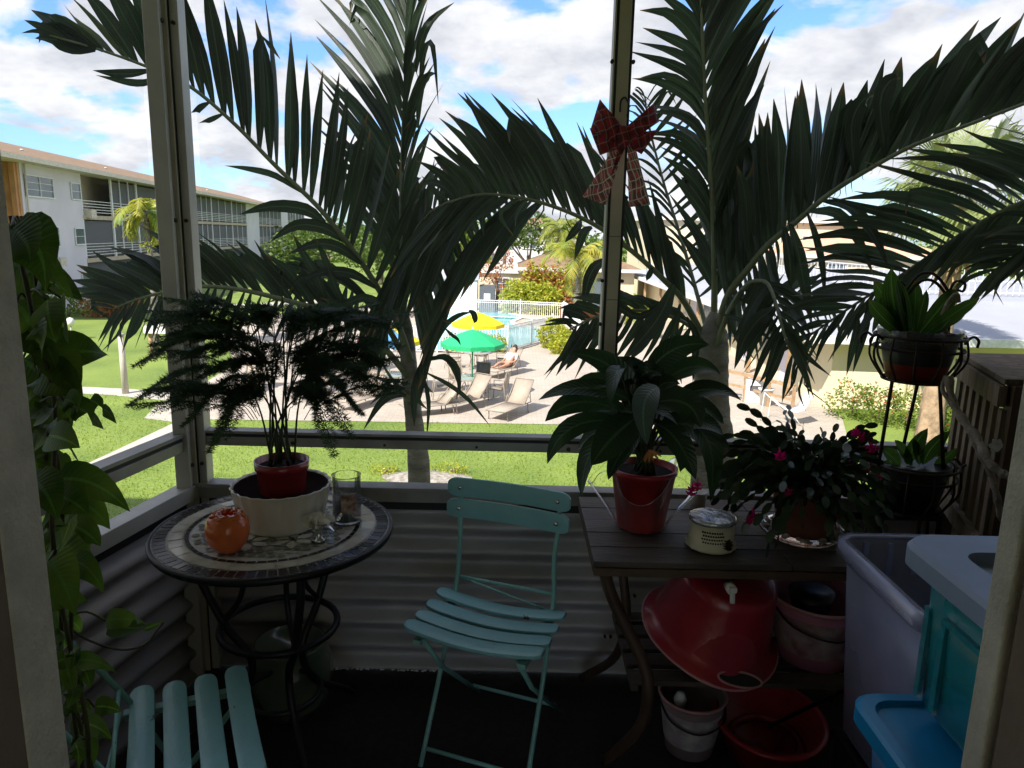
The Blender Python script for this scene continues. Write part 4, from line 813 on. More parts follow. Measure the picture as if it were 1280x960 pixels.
# L2 the upright central frond
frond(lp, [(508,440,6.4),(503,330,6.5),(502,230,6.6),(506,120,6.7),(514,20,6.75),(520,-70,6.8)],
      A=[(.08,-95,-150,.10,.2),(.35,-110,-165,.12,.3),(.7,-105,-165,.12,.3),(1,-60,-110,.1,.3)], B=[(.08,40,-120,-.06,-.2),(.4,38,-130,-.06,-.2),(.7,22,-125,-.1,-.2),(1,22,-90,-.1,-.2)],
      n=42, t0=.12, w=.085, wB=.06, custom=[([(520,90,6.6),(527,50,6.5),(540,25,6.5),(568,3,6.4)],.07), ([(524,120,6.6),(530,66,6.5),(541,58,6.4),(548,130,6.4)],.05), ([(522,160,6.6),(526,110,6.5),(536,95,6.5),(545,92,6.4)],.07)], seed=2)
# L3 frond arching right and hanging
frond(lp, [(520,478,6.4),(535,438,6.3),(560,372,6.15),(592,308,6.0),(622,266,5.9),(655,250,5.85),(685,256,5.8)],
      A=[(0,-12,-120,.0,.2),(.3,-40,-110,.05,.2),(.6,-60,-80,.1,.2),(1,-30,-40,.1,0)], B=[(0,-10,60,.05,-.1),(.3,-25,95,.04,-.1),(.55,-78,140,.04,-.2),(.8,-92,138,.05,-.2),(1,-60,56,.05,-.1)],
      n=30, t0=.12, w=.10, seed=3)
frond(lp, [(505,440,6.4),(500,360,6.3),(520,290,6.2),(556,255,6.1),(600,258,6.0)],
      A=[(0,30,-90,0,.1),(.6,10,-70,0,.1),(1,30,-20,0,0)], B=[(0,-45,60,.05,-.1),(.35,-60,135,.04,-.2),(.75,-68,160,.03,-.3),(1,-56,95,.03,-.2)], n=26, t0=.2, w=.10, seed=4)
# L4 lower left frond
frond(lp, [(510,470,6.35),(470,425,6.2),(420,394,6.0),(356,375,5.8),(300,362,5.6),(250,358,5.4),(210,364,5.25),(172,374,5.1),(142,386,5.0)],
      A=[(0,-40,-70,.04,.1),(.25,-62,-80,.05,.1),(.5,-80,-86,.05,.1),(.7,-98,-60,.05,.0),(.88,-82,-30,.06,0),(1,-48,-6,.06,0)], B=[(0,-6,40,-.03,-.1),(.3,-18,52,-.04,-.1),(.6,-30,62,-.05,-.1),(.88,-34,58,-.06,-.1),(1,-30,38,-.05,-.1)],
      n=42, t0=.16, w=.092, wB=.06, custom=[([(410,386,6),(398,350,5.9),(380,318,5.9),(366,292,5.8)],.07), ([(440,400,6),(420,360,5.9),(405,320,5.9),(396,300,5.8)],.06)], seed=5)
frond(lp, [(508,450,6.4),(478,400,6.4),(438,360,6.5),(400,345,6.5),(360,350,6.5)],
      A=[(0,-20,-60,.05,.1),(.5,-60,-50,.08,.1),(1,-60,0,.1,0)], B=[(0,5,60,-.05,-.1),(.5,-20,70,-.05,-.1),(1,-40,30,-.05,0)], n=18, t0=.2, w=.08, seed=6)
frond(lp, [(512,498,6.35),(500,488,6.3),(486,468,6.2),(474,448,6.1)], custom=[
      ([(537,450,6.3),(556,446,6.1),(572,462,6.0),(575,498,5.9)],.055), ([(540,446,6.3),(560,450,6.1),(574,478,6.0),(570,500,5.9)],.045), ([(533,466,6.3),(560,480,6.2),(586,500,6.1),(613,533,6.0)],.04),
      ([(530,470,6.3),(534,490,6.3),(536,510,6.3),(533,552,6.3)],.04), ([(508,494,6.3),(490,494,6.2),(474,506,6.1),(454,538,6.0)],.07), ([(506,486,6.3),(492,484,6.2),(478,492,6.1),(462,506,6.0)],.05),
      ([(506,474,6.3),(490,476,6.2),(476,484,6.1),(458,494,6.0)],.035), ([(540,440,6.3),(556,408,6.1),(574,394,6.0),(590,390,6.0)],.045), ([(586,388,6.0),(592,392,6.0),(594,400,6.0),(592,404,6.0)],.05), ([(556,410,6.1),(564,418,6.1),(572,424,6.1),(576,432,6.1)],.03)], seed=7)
# right palm
YR = 5.0
b = at_y(890, 560, YR); base = Vector((b.x, YR, 0)); rp = thing('palm_tree', 'right palm with a thick scarred trunk rising behind the peace lily', 'palm', base)
palm_trunk(rp, [base, Vector((b.x, YR, 1.8)), at_y(890,600,YR), at_y(889,520,YR), at_y(889,470,YR), at_y(891,430,YR), at_y(892,390,YR)], [(0,.19),(.55,.122),(.8,.108),(.9,.09),(.96,.052),(1,.025)])
# R1 arching to the left behind the mullion
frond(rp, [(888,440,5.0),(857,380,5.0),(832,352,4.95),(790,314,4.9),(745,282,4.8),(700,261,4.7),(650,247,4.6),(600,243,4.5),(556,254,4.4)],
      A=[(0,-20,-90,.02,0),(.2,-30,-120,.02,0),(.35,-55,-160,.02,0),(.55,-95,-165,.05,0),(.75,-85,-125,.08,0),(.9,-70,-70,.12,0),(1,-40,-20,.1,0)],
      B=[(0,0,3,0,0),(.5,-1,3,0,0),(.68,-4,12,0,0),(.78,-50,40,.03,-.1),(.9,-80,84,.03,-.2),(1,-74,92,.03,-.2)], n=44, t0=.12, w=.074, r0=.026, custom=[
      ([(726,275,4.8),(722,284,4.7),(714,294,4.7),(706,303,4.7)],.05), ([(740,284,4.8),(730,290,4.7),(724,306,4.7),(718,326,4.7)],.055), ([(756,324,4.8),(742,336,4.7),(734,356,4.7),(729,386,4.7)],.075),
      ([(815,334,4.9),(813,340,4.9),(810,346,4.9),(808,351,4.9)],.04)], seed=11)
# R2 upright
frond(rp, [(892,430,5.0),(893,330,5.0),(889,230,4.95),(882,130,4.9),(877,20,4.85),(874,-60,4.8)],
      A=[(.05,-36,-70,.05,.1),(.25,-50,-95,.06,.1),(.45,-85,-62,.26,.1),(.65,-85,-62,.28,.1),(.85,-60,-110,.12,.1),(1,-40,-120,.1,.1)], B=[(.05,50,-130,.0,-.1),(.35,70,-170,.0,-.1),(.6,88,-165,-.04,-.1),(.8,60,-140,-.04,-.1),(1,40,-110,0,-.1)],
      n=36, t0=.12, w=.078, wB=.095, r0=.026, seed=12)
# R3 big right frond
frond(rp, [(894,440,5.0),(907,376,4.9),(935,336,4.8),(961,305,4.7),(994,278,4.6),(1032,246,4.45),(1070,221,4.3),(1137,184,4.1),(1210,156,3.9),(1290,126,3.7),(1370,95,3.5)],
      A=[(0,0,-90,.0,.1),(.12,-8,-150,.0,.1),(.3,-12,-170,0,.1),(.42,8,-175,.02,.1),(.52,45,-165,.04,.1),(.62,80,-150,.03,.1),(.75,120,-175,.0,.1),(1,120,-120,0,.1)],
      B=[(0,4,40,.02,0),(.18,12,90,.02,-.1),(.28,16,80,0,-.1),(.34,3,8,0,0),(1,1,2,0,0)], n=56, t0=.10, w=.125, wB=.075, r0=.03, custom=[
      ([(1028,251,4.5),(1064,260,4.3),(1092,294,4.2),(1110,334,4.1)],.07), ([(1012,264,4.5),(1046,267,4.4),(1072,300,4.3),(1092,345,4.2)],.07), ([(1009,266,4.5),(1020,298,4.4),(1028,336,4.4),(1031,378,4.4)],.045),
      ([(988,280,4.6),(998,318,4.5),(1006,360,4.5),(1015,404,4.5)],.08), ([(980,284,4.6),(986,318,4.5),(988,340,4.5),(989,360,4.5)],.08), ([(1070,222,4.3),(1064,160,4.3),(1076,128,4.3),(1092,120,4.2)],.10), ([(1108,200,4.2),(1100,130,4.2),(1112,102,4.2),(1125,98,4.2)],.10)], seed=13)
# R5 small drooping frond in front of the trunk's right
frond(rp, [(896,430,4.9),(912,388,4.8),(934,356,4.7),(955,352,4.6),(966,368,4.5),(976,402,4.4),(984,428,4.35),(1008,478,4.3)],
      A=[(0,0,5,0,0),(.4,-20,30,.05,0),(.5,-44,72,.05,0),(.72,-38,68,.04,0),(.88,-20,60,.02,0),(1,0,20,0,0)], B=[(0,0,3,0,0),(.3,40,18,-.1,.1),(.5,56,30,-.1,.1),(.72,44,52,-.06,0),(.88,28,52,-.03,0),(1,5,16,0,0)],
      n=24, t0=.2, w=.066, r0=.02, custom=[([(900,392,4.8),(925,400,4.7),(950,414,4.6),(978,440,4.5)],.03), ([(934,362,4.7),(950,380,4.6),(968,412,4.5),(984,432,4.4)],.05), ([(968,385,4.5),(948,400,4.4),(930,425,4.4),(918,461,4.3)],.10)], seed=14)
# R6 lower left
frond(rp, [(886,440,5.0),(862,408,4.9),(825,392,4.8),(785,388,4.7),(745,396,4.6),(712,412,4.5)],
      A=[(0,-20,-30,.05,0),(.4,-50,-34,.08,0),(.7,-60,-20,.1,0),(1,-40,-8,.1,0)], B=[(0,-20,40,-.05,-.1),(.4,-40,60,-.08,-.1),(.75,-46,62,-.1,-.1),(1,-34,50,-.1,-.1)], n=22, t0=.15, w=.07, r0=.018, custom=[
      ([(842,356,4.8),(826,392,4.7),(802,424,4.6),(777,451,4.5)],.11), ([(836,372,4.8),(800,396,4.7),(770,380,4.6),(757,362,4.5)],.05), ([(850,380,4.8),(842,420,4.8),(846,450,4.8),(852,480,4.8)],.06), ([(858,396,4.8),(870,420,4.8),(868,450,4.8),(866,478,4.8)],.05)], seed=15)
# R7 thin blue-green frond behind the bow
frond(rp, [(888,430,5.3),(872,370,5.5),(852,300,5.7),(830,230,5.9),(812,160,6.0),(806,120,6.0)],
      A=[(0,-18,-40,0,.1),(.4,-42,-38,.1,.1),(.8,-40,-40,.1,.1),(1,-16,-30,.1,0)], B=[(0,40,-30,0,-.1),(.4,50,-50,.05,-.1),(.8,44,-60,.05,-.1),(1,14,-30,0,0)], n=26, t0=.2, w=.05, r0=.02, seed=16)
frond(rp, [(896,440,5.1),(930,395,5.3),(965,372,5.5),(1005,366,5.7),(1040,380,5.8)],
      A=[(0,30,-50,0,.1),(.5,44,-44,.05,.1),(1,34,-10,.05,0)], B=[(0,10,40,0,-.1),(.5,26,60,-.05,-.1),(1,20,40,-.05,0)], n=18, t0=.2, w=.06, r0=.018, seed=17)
# third palm, crown just outside the frame on the right
b = at_y(1500, 330, 4.0); base = Vector((b.x, 4.0, 0)); op = thing('palm_tree', 'palm whose long leaflets reach in from the right edge of the photo', 'palm', base)
crown = at_y(1500, 250, 4.0)
palm_trunk(op, [base, Vector((b.x,4.0,2.5)), Vector((b.x,4.0,crown.z))], [(0,.15),(1,.08)])
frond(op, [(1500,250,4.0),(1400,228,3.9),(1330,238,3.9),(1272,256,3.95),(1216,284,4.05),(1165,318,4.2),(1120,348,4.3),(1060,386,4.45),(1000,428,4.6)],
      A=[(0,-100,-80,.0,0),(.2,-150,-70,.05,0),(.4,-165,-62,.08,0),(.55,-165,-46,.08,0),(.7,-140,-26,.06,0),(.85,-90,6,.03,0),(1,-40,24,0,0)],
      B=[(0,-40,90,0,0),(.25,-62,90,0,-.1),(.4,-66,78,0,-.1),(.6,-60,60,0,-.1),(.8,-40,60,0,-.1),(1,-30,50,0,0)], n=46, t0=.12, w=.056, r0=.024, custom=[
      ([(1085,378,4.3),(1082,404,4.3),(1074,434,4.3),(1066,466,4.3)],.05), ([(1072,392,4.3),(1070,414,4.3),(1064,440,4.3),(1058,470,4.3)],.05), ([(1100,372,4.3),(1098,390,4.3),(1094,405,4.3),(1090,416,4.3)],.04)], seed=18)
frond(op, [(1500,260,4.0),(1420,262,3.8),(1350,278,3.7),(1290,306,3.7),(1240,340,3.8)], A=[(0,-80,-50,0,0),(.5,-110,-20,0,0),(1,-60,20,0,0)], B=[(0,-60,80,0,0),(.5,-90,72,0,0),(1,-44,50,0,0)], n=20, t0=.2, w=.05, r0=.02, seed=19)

# ---- distant palms with real crowns
def far_palm(label, base, h, L, nf, mat, droop=.7, trunk_r=.16, seed=1, old=0, cat='palm', wleaf=.06, nl=22):
    rr = random.Random(seed); b = Vector(base); t = thing('palm_tree', label, cat, b); c = b+Vector((0,0,h))
    q = MB(); q.tube(bez([b, b+Vector((.08,0,h*.5)), c], 14), [trunk_r*(1.25-.5*i/14) for i in range(15)], 10); q.build('trunk', MAT['trunk'], t)
    for k in range(nf):
        az_ = 2*pi*k/nf*2.4+rr.gauss(0,.2); el = rr.uniform(-.25, 1.2) if k >= old else rr.uniform(-.9,-.4); l = L*rr.uniform(.8,1.1); pts = []; p = Vector(c); d_el = el
        for i in range(9): pts.append(Vector(p)); p = p+Vector((cos(az_)*cos(d_el), sin(az_)*cos(d_el), sin(d_el)))*l/8; d_el -= droop*2.2/8*(1+.4*i/8)
        m = MB(); m.tube(pts, [.03-.022*i/8 for i in range(9)], 5, mi=1); P = bez(pts, nl)
        for i in range(2, nl):
            d = (P[min(i+1,nl)]-P[i-1]).normalized(); s = d.cross(Vector((0,0,1)));
            if s.length < .05: s = Vector((1,0,0))
            s.normalize(); ll = L*.34*sin(pi*min(1,(i/nl)*.8+.15))
            for sg in (-1,1):
                e = (s*sg*.75+d*.6+Vector((0,0,-.35+rr.gauss(0,.15)))).normalized(); a = P[i]; w2 = d*wleaf*.5
                m.add([a-w2, a+w2, a+e*ll*.55+w2*.9+Vector((0,0,.02)), a+e*ll+Vector((0,0,-.12*ll)), a+e*ll*.55-w2*.9], [(0,1,2,4),(4,2,3)])
        m.build('frond', [MAT[mat], MAT['rach']], t)
    return t
b = at_y(182, 262, 33); far_palm('small yellow green palm in front of the left apartment block, beside the corner post', (b.x,33,0), b.z-.1, 2.0, 20, 'palmy', .9, .13, 31, old=4, wleaf=.09)
b = at_y(722, 322, 47); far_palm('fluffy yellow green palm beyond the pool, left of the tall mullion', (b.x,47,0), b.z, 3.0, 24, 'palmy', .85, .2, 32, old=5, wleaf=.10)
b = at_y(700, 292, 60); far_palm('taller palm behind the brown roofed clubhouse', (b.x,60,0), b.z+.2, 2.6, 20, 'palm2', .7, .2, 33, wleaf=.10)
b = at_y(800, 388, 40); far_palm('small green palm seen right of the mullion below the white roof', (b.x,40,0), b.z, 1.5, 14, 'palm2', .8, .12, 34, wleaf=.10)
b = at_y(630, 300, 72); far_palm('tall thin palm far behind the pool shed', (b.x,72,0), b.z+1, 2.4, 16, 'palm2', .7, .17, 35, wleaf=.12)
def fan_palm(label, base, h, L, nf, seed=1):
    rr = random.Random(seed); b = Vector(base); t = thing('fan_palm', label, 'palm', b); c = b+Vector((0,0,h)); q = MB()
    prof = [(.36,0),(.33,.5),(.28,1.2),(.25,2.2),(.23,3.4),(.22,h-.3)]
    q.lathe(prof, b, 20, wave=lambda a, z: 1+.08*sin(8*a+z*14)+.06*sin(z*22)); q.build('trunk', MAT['ftrunk'], t)
    th = MB()
    for k in range(160):
        a = rr.random()*2*pi; z = h-rr.uniform(.2,1.7); l = rr.uniform(.5,1.0); p = b+Vector((.22*cos(a),.22*sin(a),z)); e = Vector((cos(a)*.55,sin(a)*.55,-1)).normalized()*l; s = Vector((-sin(a),cos(a),0))*.05
        th.add([p-s, p+s, p+e+s*.3, p+e-s*.3], [(0,1,2,3)])
    th.build('dead_skirt', MAT['thatch'], t)
    for k in range(nf):
        a = 2.4*k+rr.gauss(0,.15); el = rr.uniform(-.75,1.35); d = Vector((cos(a)*cos(el), sin(a)*cos(el), sin(el))); pl = L*rr.uniform(.55,.75); m = MB(); hub = c+d*pl+Vector((0,0,-.12*pl))
        m.tube([c, c+d*pl*.5, hub], [.03,.022,.016], 5, mi=1); s = d.cross(Vector((0,0,1)));
        if s.length < .05: s = Vector((1,0,0))
        s.normalize(); up = s.cross(d)
        ns = 26
        for j in range(ns):
            f = (j/(ns-1)-.5)*2*2.0; e = (d*cos(f)+s*sin(f)+up*.10*cos(f*2)).normalized(); l = L*.52*(1-.12*abs(f)/2)*rr.uniform(.88,1.08); wv = e.cross(up).normalized()*.035; p1 = hub+e*l*.55; p2 = hub+e*l+Vector((rr.gauss(0,.05), rr.gauss(0,.05), -.30*l*rr.uniform(.5,1.4)))
            m.add([hub, p1-wv, p1+wv, p2-wv*.15, p2+wv*.15], [(0,1,2),(1,3,4,2)])
        m.build('frond', [MAT['fanp'], MAT['rach']], t)
    return t
b = at_z(1160,552,0); c = at_y(1192,238,b.y); fan_palm('tall fan palm with bushy pale crown beside the yellow clubhouse', b, c.z, 2.0, 46, 41)
# ============================================================ OWN BUILDING AND BALCONY
YW = at_z(480, 834, FL).y; XC = -1.085; LD = Vector((-.19,-1,0)).normalized()
CN = Vector((XC, YW, 0))
def lw(s, z): return Vector((XC, YW, 0))+LD*s+Vector((0,0,z))       # a point on the left wall line
YI, YO = .655, .705; JL, JR = at_y(84,960,.705).x, at_y(1200,960,.700).x; XR = 2.15
ob = thing('own_building', 'dark wall and room of the building the balcony belongs to', 'building', (0,0,0))
def bp(name, c, d, mat): q = MB(); q.box(c, d); return q.build(name, MAT[mat], ob)
CE = FL+2.5
bp('inner_wall', ((-1.5+JL-.0)/2-.5, (YI+YO)/2-.02, (FL+CE)/2), (JL+2.5-.0, YO-YI-.04, CE-FL), 'brown') if False else None
q = MB(); q.box(((-30+JL)/2, YI-.10+.05, FL+1.25), (30+JL-.003, .10, 2.5)); q.build('wall', MAT['brown'], ob)
q = MB(); q.box(((XR+JR)/2+12, YI-.05, FL+1.25), (XR-JR+24, .10, 2.5)); q.build('wall', MAT['brown'], ob)
q = MB(); q.box((-15.8, .73, FL+1.25), (28.3, .04, 2.5)); q.build('outer_wall', MAT['stucco'], ob)
q = MB(); q.box((0, YI-.05, CE-.15), (JR-JL, .098, .3)); q.build('lintel', MAT['brown'], ob)
q = MB(); q.box((XR+.06, (YW+YO)/2, FL+1.25), (.12, YW-YO, 2.5)); q.build('side_wall', MAT['stucco'], ob)
q = MB(); q.box((0, -3.0, FL-.1), (8, 7.2, .2)); q.build('room_floor', MAT['bouncefloor'], ob)  # unseen floor, made pale to bounce light onto the balcony
q = MB(); q.box((-3.6, -6.6, FL+1.25), (.8, .1, 2.5)); q.box((3.6, -6.6, FL+1.25), (.8, .1, 2.5)); q.box((-4, -3.0, FL+1.25), (.1, 7.2, 2.5)); q.box((4, -3.0, FL+1.25), (.1, 7.2, 2.5)); q.build('room_wall', MAT['jamb'], ob)  # unseen room, wide back opening added to let fill light reach the balcony
q = MB(); q.prism([(XC-.02,YW+.02),(XR+.2,YW+.02),(XR+.2,-6.6),(-4,-6.6),(-4,.7),(lw(1.75,0).x-.02,.7)], CE, CE+.2); q.build('ceiling', MAT['ceil'], ob)
q = MB(); q.box((0, -3.0, CE+.22+2.25), (60, 7.4, 4.5)); q.box((0, -3.0, 1.9), (60, 7.4, 3.75)); q.build('upper_storey', MAT['stucco'], ob)
q = MB(); q.box((0, -2.0, CE+4.85), (62, 10.2, .25)); q.build('roof', MAT['roofb'], ob)
q = MB(); q.prism([(XC-.02,YW-.03),(XR+.2,YW-.03),(XR+.2,.6),(lw(1.8,0).x-.02,.6)], CE+2.7, CE+2.9); q.build('upper_balcony', MAT['slab'], ob)
q = MB(); q.prism([(XC,YW+.015),(XR+.2,YW+.015),(XR+.2,.56),(lw(1.85,0).x,.56)], FL-.18, FL); tag(q.build('balcony_floor', MAT['carpet']), kind='structure')
q = MB(); q.box((-19.6, 1.95, CE+.25+2.6), (21, 4.3, 5.0)); q.box((-19.6, 2.1, 3.1), (21, 2.9, 6.2)); q.build('wing', MAT['stucco'], ob)  # unseen mass added at the left to throw shade on the lawn
q = MB(); q.box((-19.6, 2.5, CE+5.4), (21.6, 4.6, .25)); q.build('lawn_shade_roof', MAT['roofb'], ob)  # unseen roof over the added mass, sized for the lawn shade
# door jambs (reveals catch the daylight)
dfm = thing('door_frame', 'pale plastered door jambs framing the view on both sides', 'door frame', (0, YO, FL))
q = MB(); q.box((JL-.045, (YI+YO)/2, FL+1.25), (.09, YO-YI+.012, 2.5)); tag(q.build('door_jamb', MAT['jamb'], dfm, bevel=.003), 'left jamb')
q = MB(); q.box((JR+.045, (YI+YO)/2+.006, FL+1.25), (.09, YO-YI-.02, 2.5)); tag(q.build('door_jamb', MAT['jamb'], dfm, bevel=.003), 'right jamb')
# corrugated knee wall
kw = thing('knee_wall', 'dark corrugated metal half wall below the balcony screens', 'wall', (XC, YW, FL))
ZS = at_y(480, 622, YW).z
def corr(a, b, nrm, z0, z1):
    rows = []; n = 150; per = .091
    for i in range(n+1):
        z = z0+(z1-z0)*i/n; o = .017*cos(2*pi*(z-z0)/per); rows.append([a.lerp(b, u/6)+Vector((0,0,z))+nrm*o for u in range(7)])
    return rows
q = MB(); q.grid(corr(Vector((XC+.01,YW,0)), Vector((XR,YW,0)), Vector((0,-1,0)), FL+.004, ZS-.03)); q.build('back_panel', MAT['tin'], kw, solid=.003)
ln = Vector((LD.y, -LD.x, 0))*-1; e0, e1 = lw(.01,0), lw(1.72,0)
q = MB(); q.grid(corr(e0, e1, ln, FL+.003, ZS-.03)); q.build('left_panel', MAT['tin'], kw, solid=.003)
q = MB()
for x in (.42,.44,.70,1.2):
    for z in (.15,.31,.46): q.tube([(x+.07*sin(z*30), YW-.02, FL+z), (x+.07*sin(z*30), YW-.008, FL+z)], .005, 8)
q.build('rivets', MAT['bolt'], kw)
rg_ = random.Random(8); m = MB()
for k in range(130):
    x = rg_.uniform(at_y(300,833,YW).x, at_y(545,836,YW).x); s = rg_.uniform(.003,.006); m.lathe([(0,-s*.6),(s,0),(0,s*.7)], (x, YW-.012-rg_.uniform(0,.012), FL+.003), 6)
tag(m.build('loose_gravel', MAT['white']), 'pale gravel spilled along the foot of the corrugated wall', 'gravel', kind='stuff')
# aluminium screen frame
ZM0, ZM1 = at_y(480,560,YW).z, at_y(480,541,YW).z; ZS1 = at_y(480,607,YW).z; TOP = CE
fr = thing('screen_frame', 'weathered aluminium frame with sills, rails and posts holding the insect screens', 'window frame', (XC, YW, ZS))
q = MB(); q.box(((XC+XR)/2, YW-.012, (ZS+ZS1)/2+.004), (XR-XC, .062, ZS1-ZS+.008)); q.box(((XC+XR)/2, YW-.046, ZS1+.003), (XR-XC, .012, .014)); q.build('sill', MAT['railm'], fr, bevel=.002)
q = MB(); q.box(((XC+XR)/2, YW-.005, ZS-.018), (XR-XC, .045, .026)); q.build('gasket', MAT['dark'], fr)
q = MB(); q.box(((XC+XR)/2, YW, (ZM0+ZM1)/2-.008), (XR-XC-.06, .045, ZM1-ZM0-.022)); q.box(((XC+XR)/2, YW, ZM1-.003), (XR-XC-.06, .052, .010)); q.build('mid_rail', MAT['railm'], fr, bevel=.002)
q = MB(); q.box(((XC+XR)/2, YW+.002, ZM1-.0135), (XR-XC-.06, .047, .011)); q.build('gasket', MAT['dark'], fr)
q = MB()
for k in range(9): x = XC+.35+k*.31; q.tube([(x, YW-.020, (ZM0+ZM1)/2-.010), (x, YW-.026, (ZM0+ZM1)/2-.010)], .0045 if k % 3 else .007, 8)
q.build('screws', MAT['bolt'], fr)
def lbar(z0, z1, w, off=0, s1=1.74): m = MB(); a, b = lw(.03,(z0+z1)/2)+ln*off, lw(s1,(z0+z1)/2)+ln*off; m.bar(a, b, w, z1-z0); return m
lbar(ZS, ZS1+.006, .062, .005).build('sill', MAT['alum'], fr, bevel=.002); lbar(ZS-.03, ZS-.004, .045).build('gasket', MAT['dark'], fr)
lbar(ZM0-.004, ZM1-.022, .05).build('mid_rail', MAT['railm'], fr, bevel=.002); lbar(ZM1-.020, ZM1-.010, .044).build('gasket', MAT['dark'], fr); lbar(ZM1-.008, ZM1+.004, .054).build('rail_cap', MAT['railm'], fr)
# corner post: broad outer channel, dark groove, inner angle, right channel
zc, hh = (FL+TOP)/2, TOP-FL
def post(c, d, mat, name='post', rot=None): m = MB(); m.box((c[0],c[1],zc), (d[0],d[1],hh), rot); return m.build(name, MAT[mat], fr, bevel=.002)
rl_ = Matrix.Rotation(atan2(LD.x, -LD.y)*-1, 3, 'Z')
p = lw(.052,0)+ln*.004; post(p, (.045,.07,0), 'alum', rot=rl_)
post((XC+.012, YW-.010), (.020,.028,0), 'dark', 'gasket'); post((XC+.022, YW-.035), (.016,.022,0), 'alum2'); post((XC+.045, YW-.004), (.026,.055,0), 'alum'); post((XC+.0305, YW-.028), (.004,.02,0), 'dark', 'gasket')
q = MB()
for z in (4.72, 5.52, 5.0, 6.1): q.tube([(XC+.045,YW-.033,z),(XC+.045,YW-.040,z)], .006, 8); pp = lw(.052,z)+ln*.026; q.tube([pp, pp+ln*.008], .007, 8)
q.build('bolts', MAT['bolt'], fr)
xm = at_y(766, 290, YW).x+.004
m = MB(); zm = (ZM1+TOP)/2; hm = TOP-ZM1+.01
m.box((xm, YW-.006, zm), (.036,.05,hm)); m.build('mullion', MAT['alum2'], fr, bevel=.002)
for s in (-1,1): m = MB(); m.box((xm+s*.0225, YW, zm), (.009,.044,hm)); m.build('gasket', MAT['dark'], fr)
m = MB(); m.box((xm-.0295, YW-.004, zm), (.005,.05,hm)); m.build('trim_strip', MAT['alum'], fr)
m = MB()
for z in (4.98,5.22,5.36,5.62,6.02): m.tube([(xm-.034,YW-.02,z),(xm-.034,YW-.032,z)], .006, 8); m.tube([(xm+.03,YW-.02,z),(xm+.03,YW-.032,z)], .006, 8)
for z in (5.3,5.5): m.box((xm, YW-.0315, z), (.036,.001,.0018)); 
m.build('screws', MAT['bolt'], fr)
m = MB(); m.box(((XC+XR)/2, YW, TOP-.02), (XR-XC, .05, .04)); m.build('head_rail', MAT['alum'], fr)
for a, b, z0, z1 in ((XC+.08, xm-.03, ZM1, TOP-.04), (xm+.03, XR, ZM1, TOP-.04), (XC+.08, XR, ZS1, ZM0)):
    m = MB(); m.add([(a,YW+.012,z0),(b,YW+.012,z0),(b,YW+.012,z1),(a,YW+.012,z1)], [(0,1,2,3)]); m.build('insect_screen', MAT['screen'], fr)
for z0, z1 in ((ZM1,TOP-.02),(ZS1,ZM0)):
    m = MB(); a, b = lw(.1,0)-ln*.012, lw(1.74,0)-ln*.012; m.add([(a.x,a.y,z0),(b.x,b.y,z0),(b.x,b.y,z1),(a.x,a.y,z1)], [(0,1,2,3)]); m.build('insect_screen', MAT['screen'], fr)
m = MB(); a = lw(1.66, 0); m.box((a.x-.02, a.y, zc), (.05,.10,hh)); m.build('post', MAT['alum'], fr)

# ============================================================ BALCONY THINGS
ZT = 4.67
# ---- mosaic table
tc_ = Vector((-.664, 1.965, ZT)); TR = .328
mt = thing('mosaic_table', 'round mosaic bistro table with dark tile rim and curling iron legs', 'table', (tc_.x, tc_.y, FL))
m = MB(); m.lathe([(0,-.022),(TR-.03,-.022),(TR,-.018),(TR+.004,-.006),(TR,.001),(TR-.006,.001),(TR-.008,-.002),(0,-.002)], tc_, 72, mi=0)
m.lathe([(0,-.0012),(TR-.008,-.0012)], tc_, 72, mi=1, smooth=False)
rt = random.Random(5)
def ringtiles(r0, r1, n, mi, gap=.0018, j=.0006):
    for k in range(n):
        a0, a1 = 2*pi*k/n, 2*pi*(k+1)/n; g0, g1 = gap/2/r0, gap/2/r1; h = .0015+rt.uniform(0,j); tz = rt.gauss(0,.00035)
        vs = [(r0+gap/2, a0+g0), (r1-gap/2, a0+g1), (r1-gap/2, a1-g1), (r0+gap/2, a1-g0)]
        P = [tc_+Vector((r*cos(a), r*sin(a), h+(tz if i in (0,1) else -tz))) for i, (r, a) in enumerate(vs)]; m.add(P, [(0,1,2,3)], mi)
ringtiles(TR-.046, TR-.009, 76, 2, .0034); ringtiles(TR-.088, TR-.048, 30, 3, .002); ringtiles(TR-.104, TR-.090, 56, 2, .0026)
# centre: irregular cream tiles, petals
for ix in range(-9, 10):
    for iy in range(-9, 10):
        x, y = ix*.026+(iy % 2)*.013, iy*.0235
        if hypot(x, y) > TR-.120: continue
        s = .0115; P = [tc_+Vector((x+s*cos(a)+rt.gauss(0,.001), y+s*sin(a)+rt.gauss(0,.001), .001)) for a in [pi/6+pi/3*k for k in range(6)]]; m.add(P, [tuple(range(6))], 5 if rt.random() < .86 else 3)
cents = [(0,0)]+[(.115*cos(a), .115*sin(a)) for a in [pi/3*k+.2 for k in range(6)]]
for (cx, cy_) in cents:
    for k in range(6):
        a = pi/3*k+.2+pi/6; P = []
        for u in range(9):
            t = u/8; w = .0135*sin(pi*t)**.8; r = .011+.050*t; P.append((r, w))
        P = P+[(r, -w) for r, w in P[-2:0:-1]]
        vs = [tc_+Vector((cx+r*cos(a)-w*sin(a), cy_+r*sin(a)+w*cos(a), .0024)) for r, w in P]
        if max(hypot(v.x-tc_.x, v.y-tc_.y) for v in vs) < TR-.105: m.add(vs, [tuple(range(len(vs)))], 4)
    m.add([tc_+Vector((cx+.007*cos(a), cy_+.007*sin(a), .0028)) for a in [pi/4*k for k in range(8)]], [tuple(range(8))], 2)
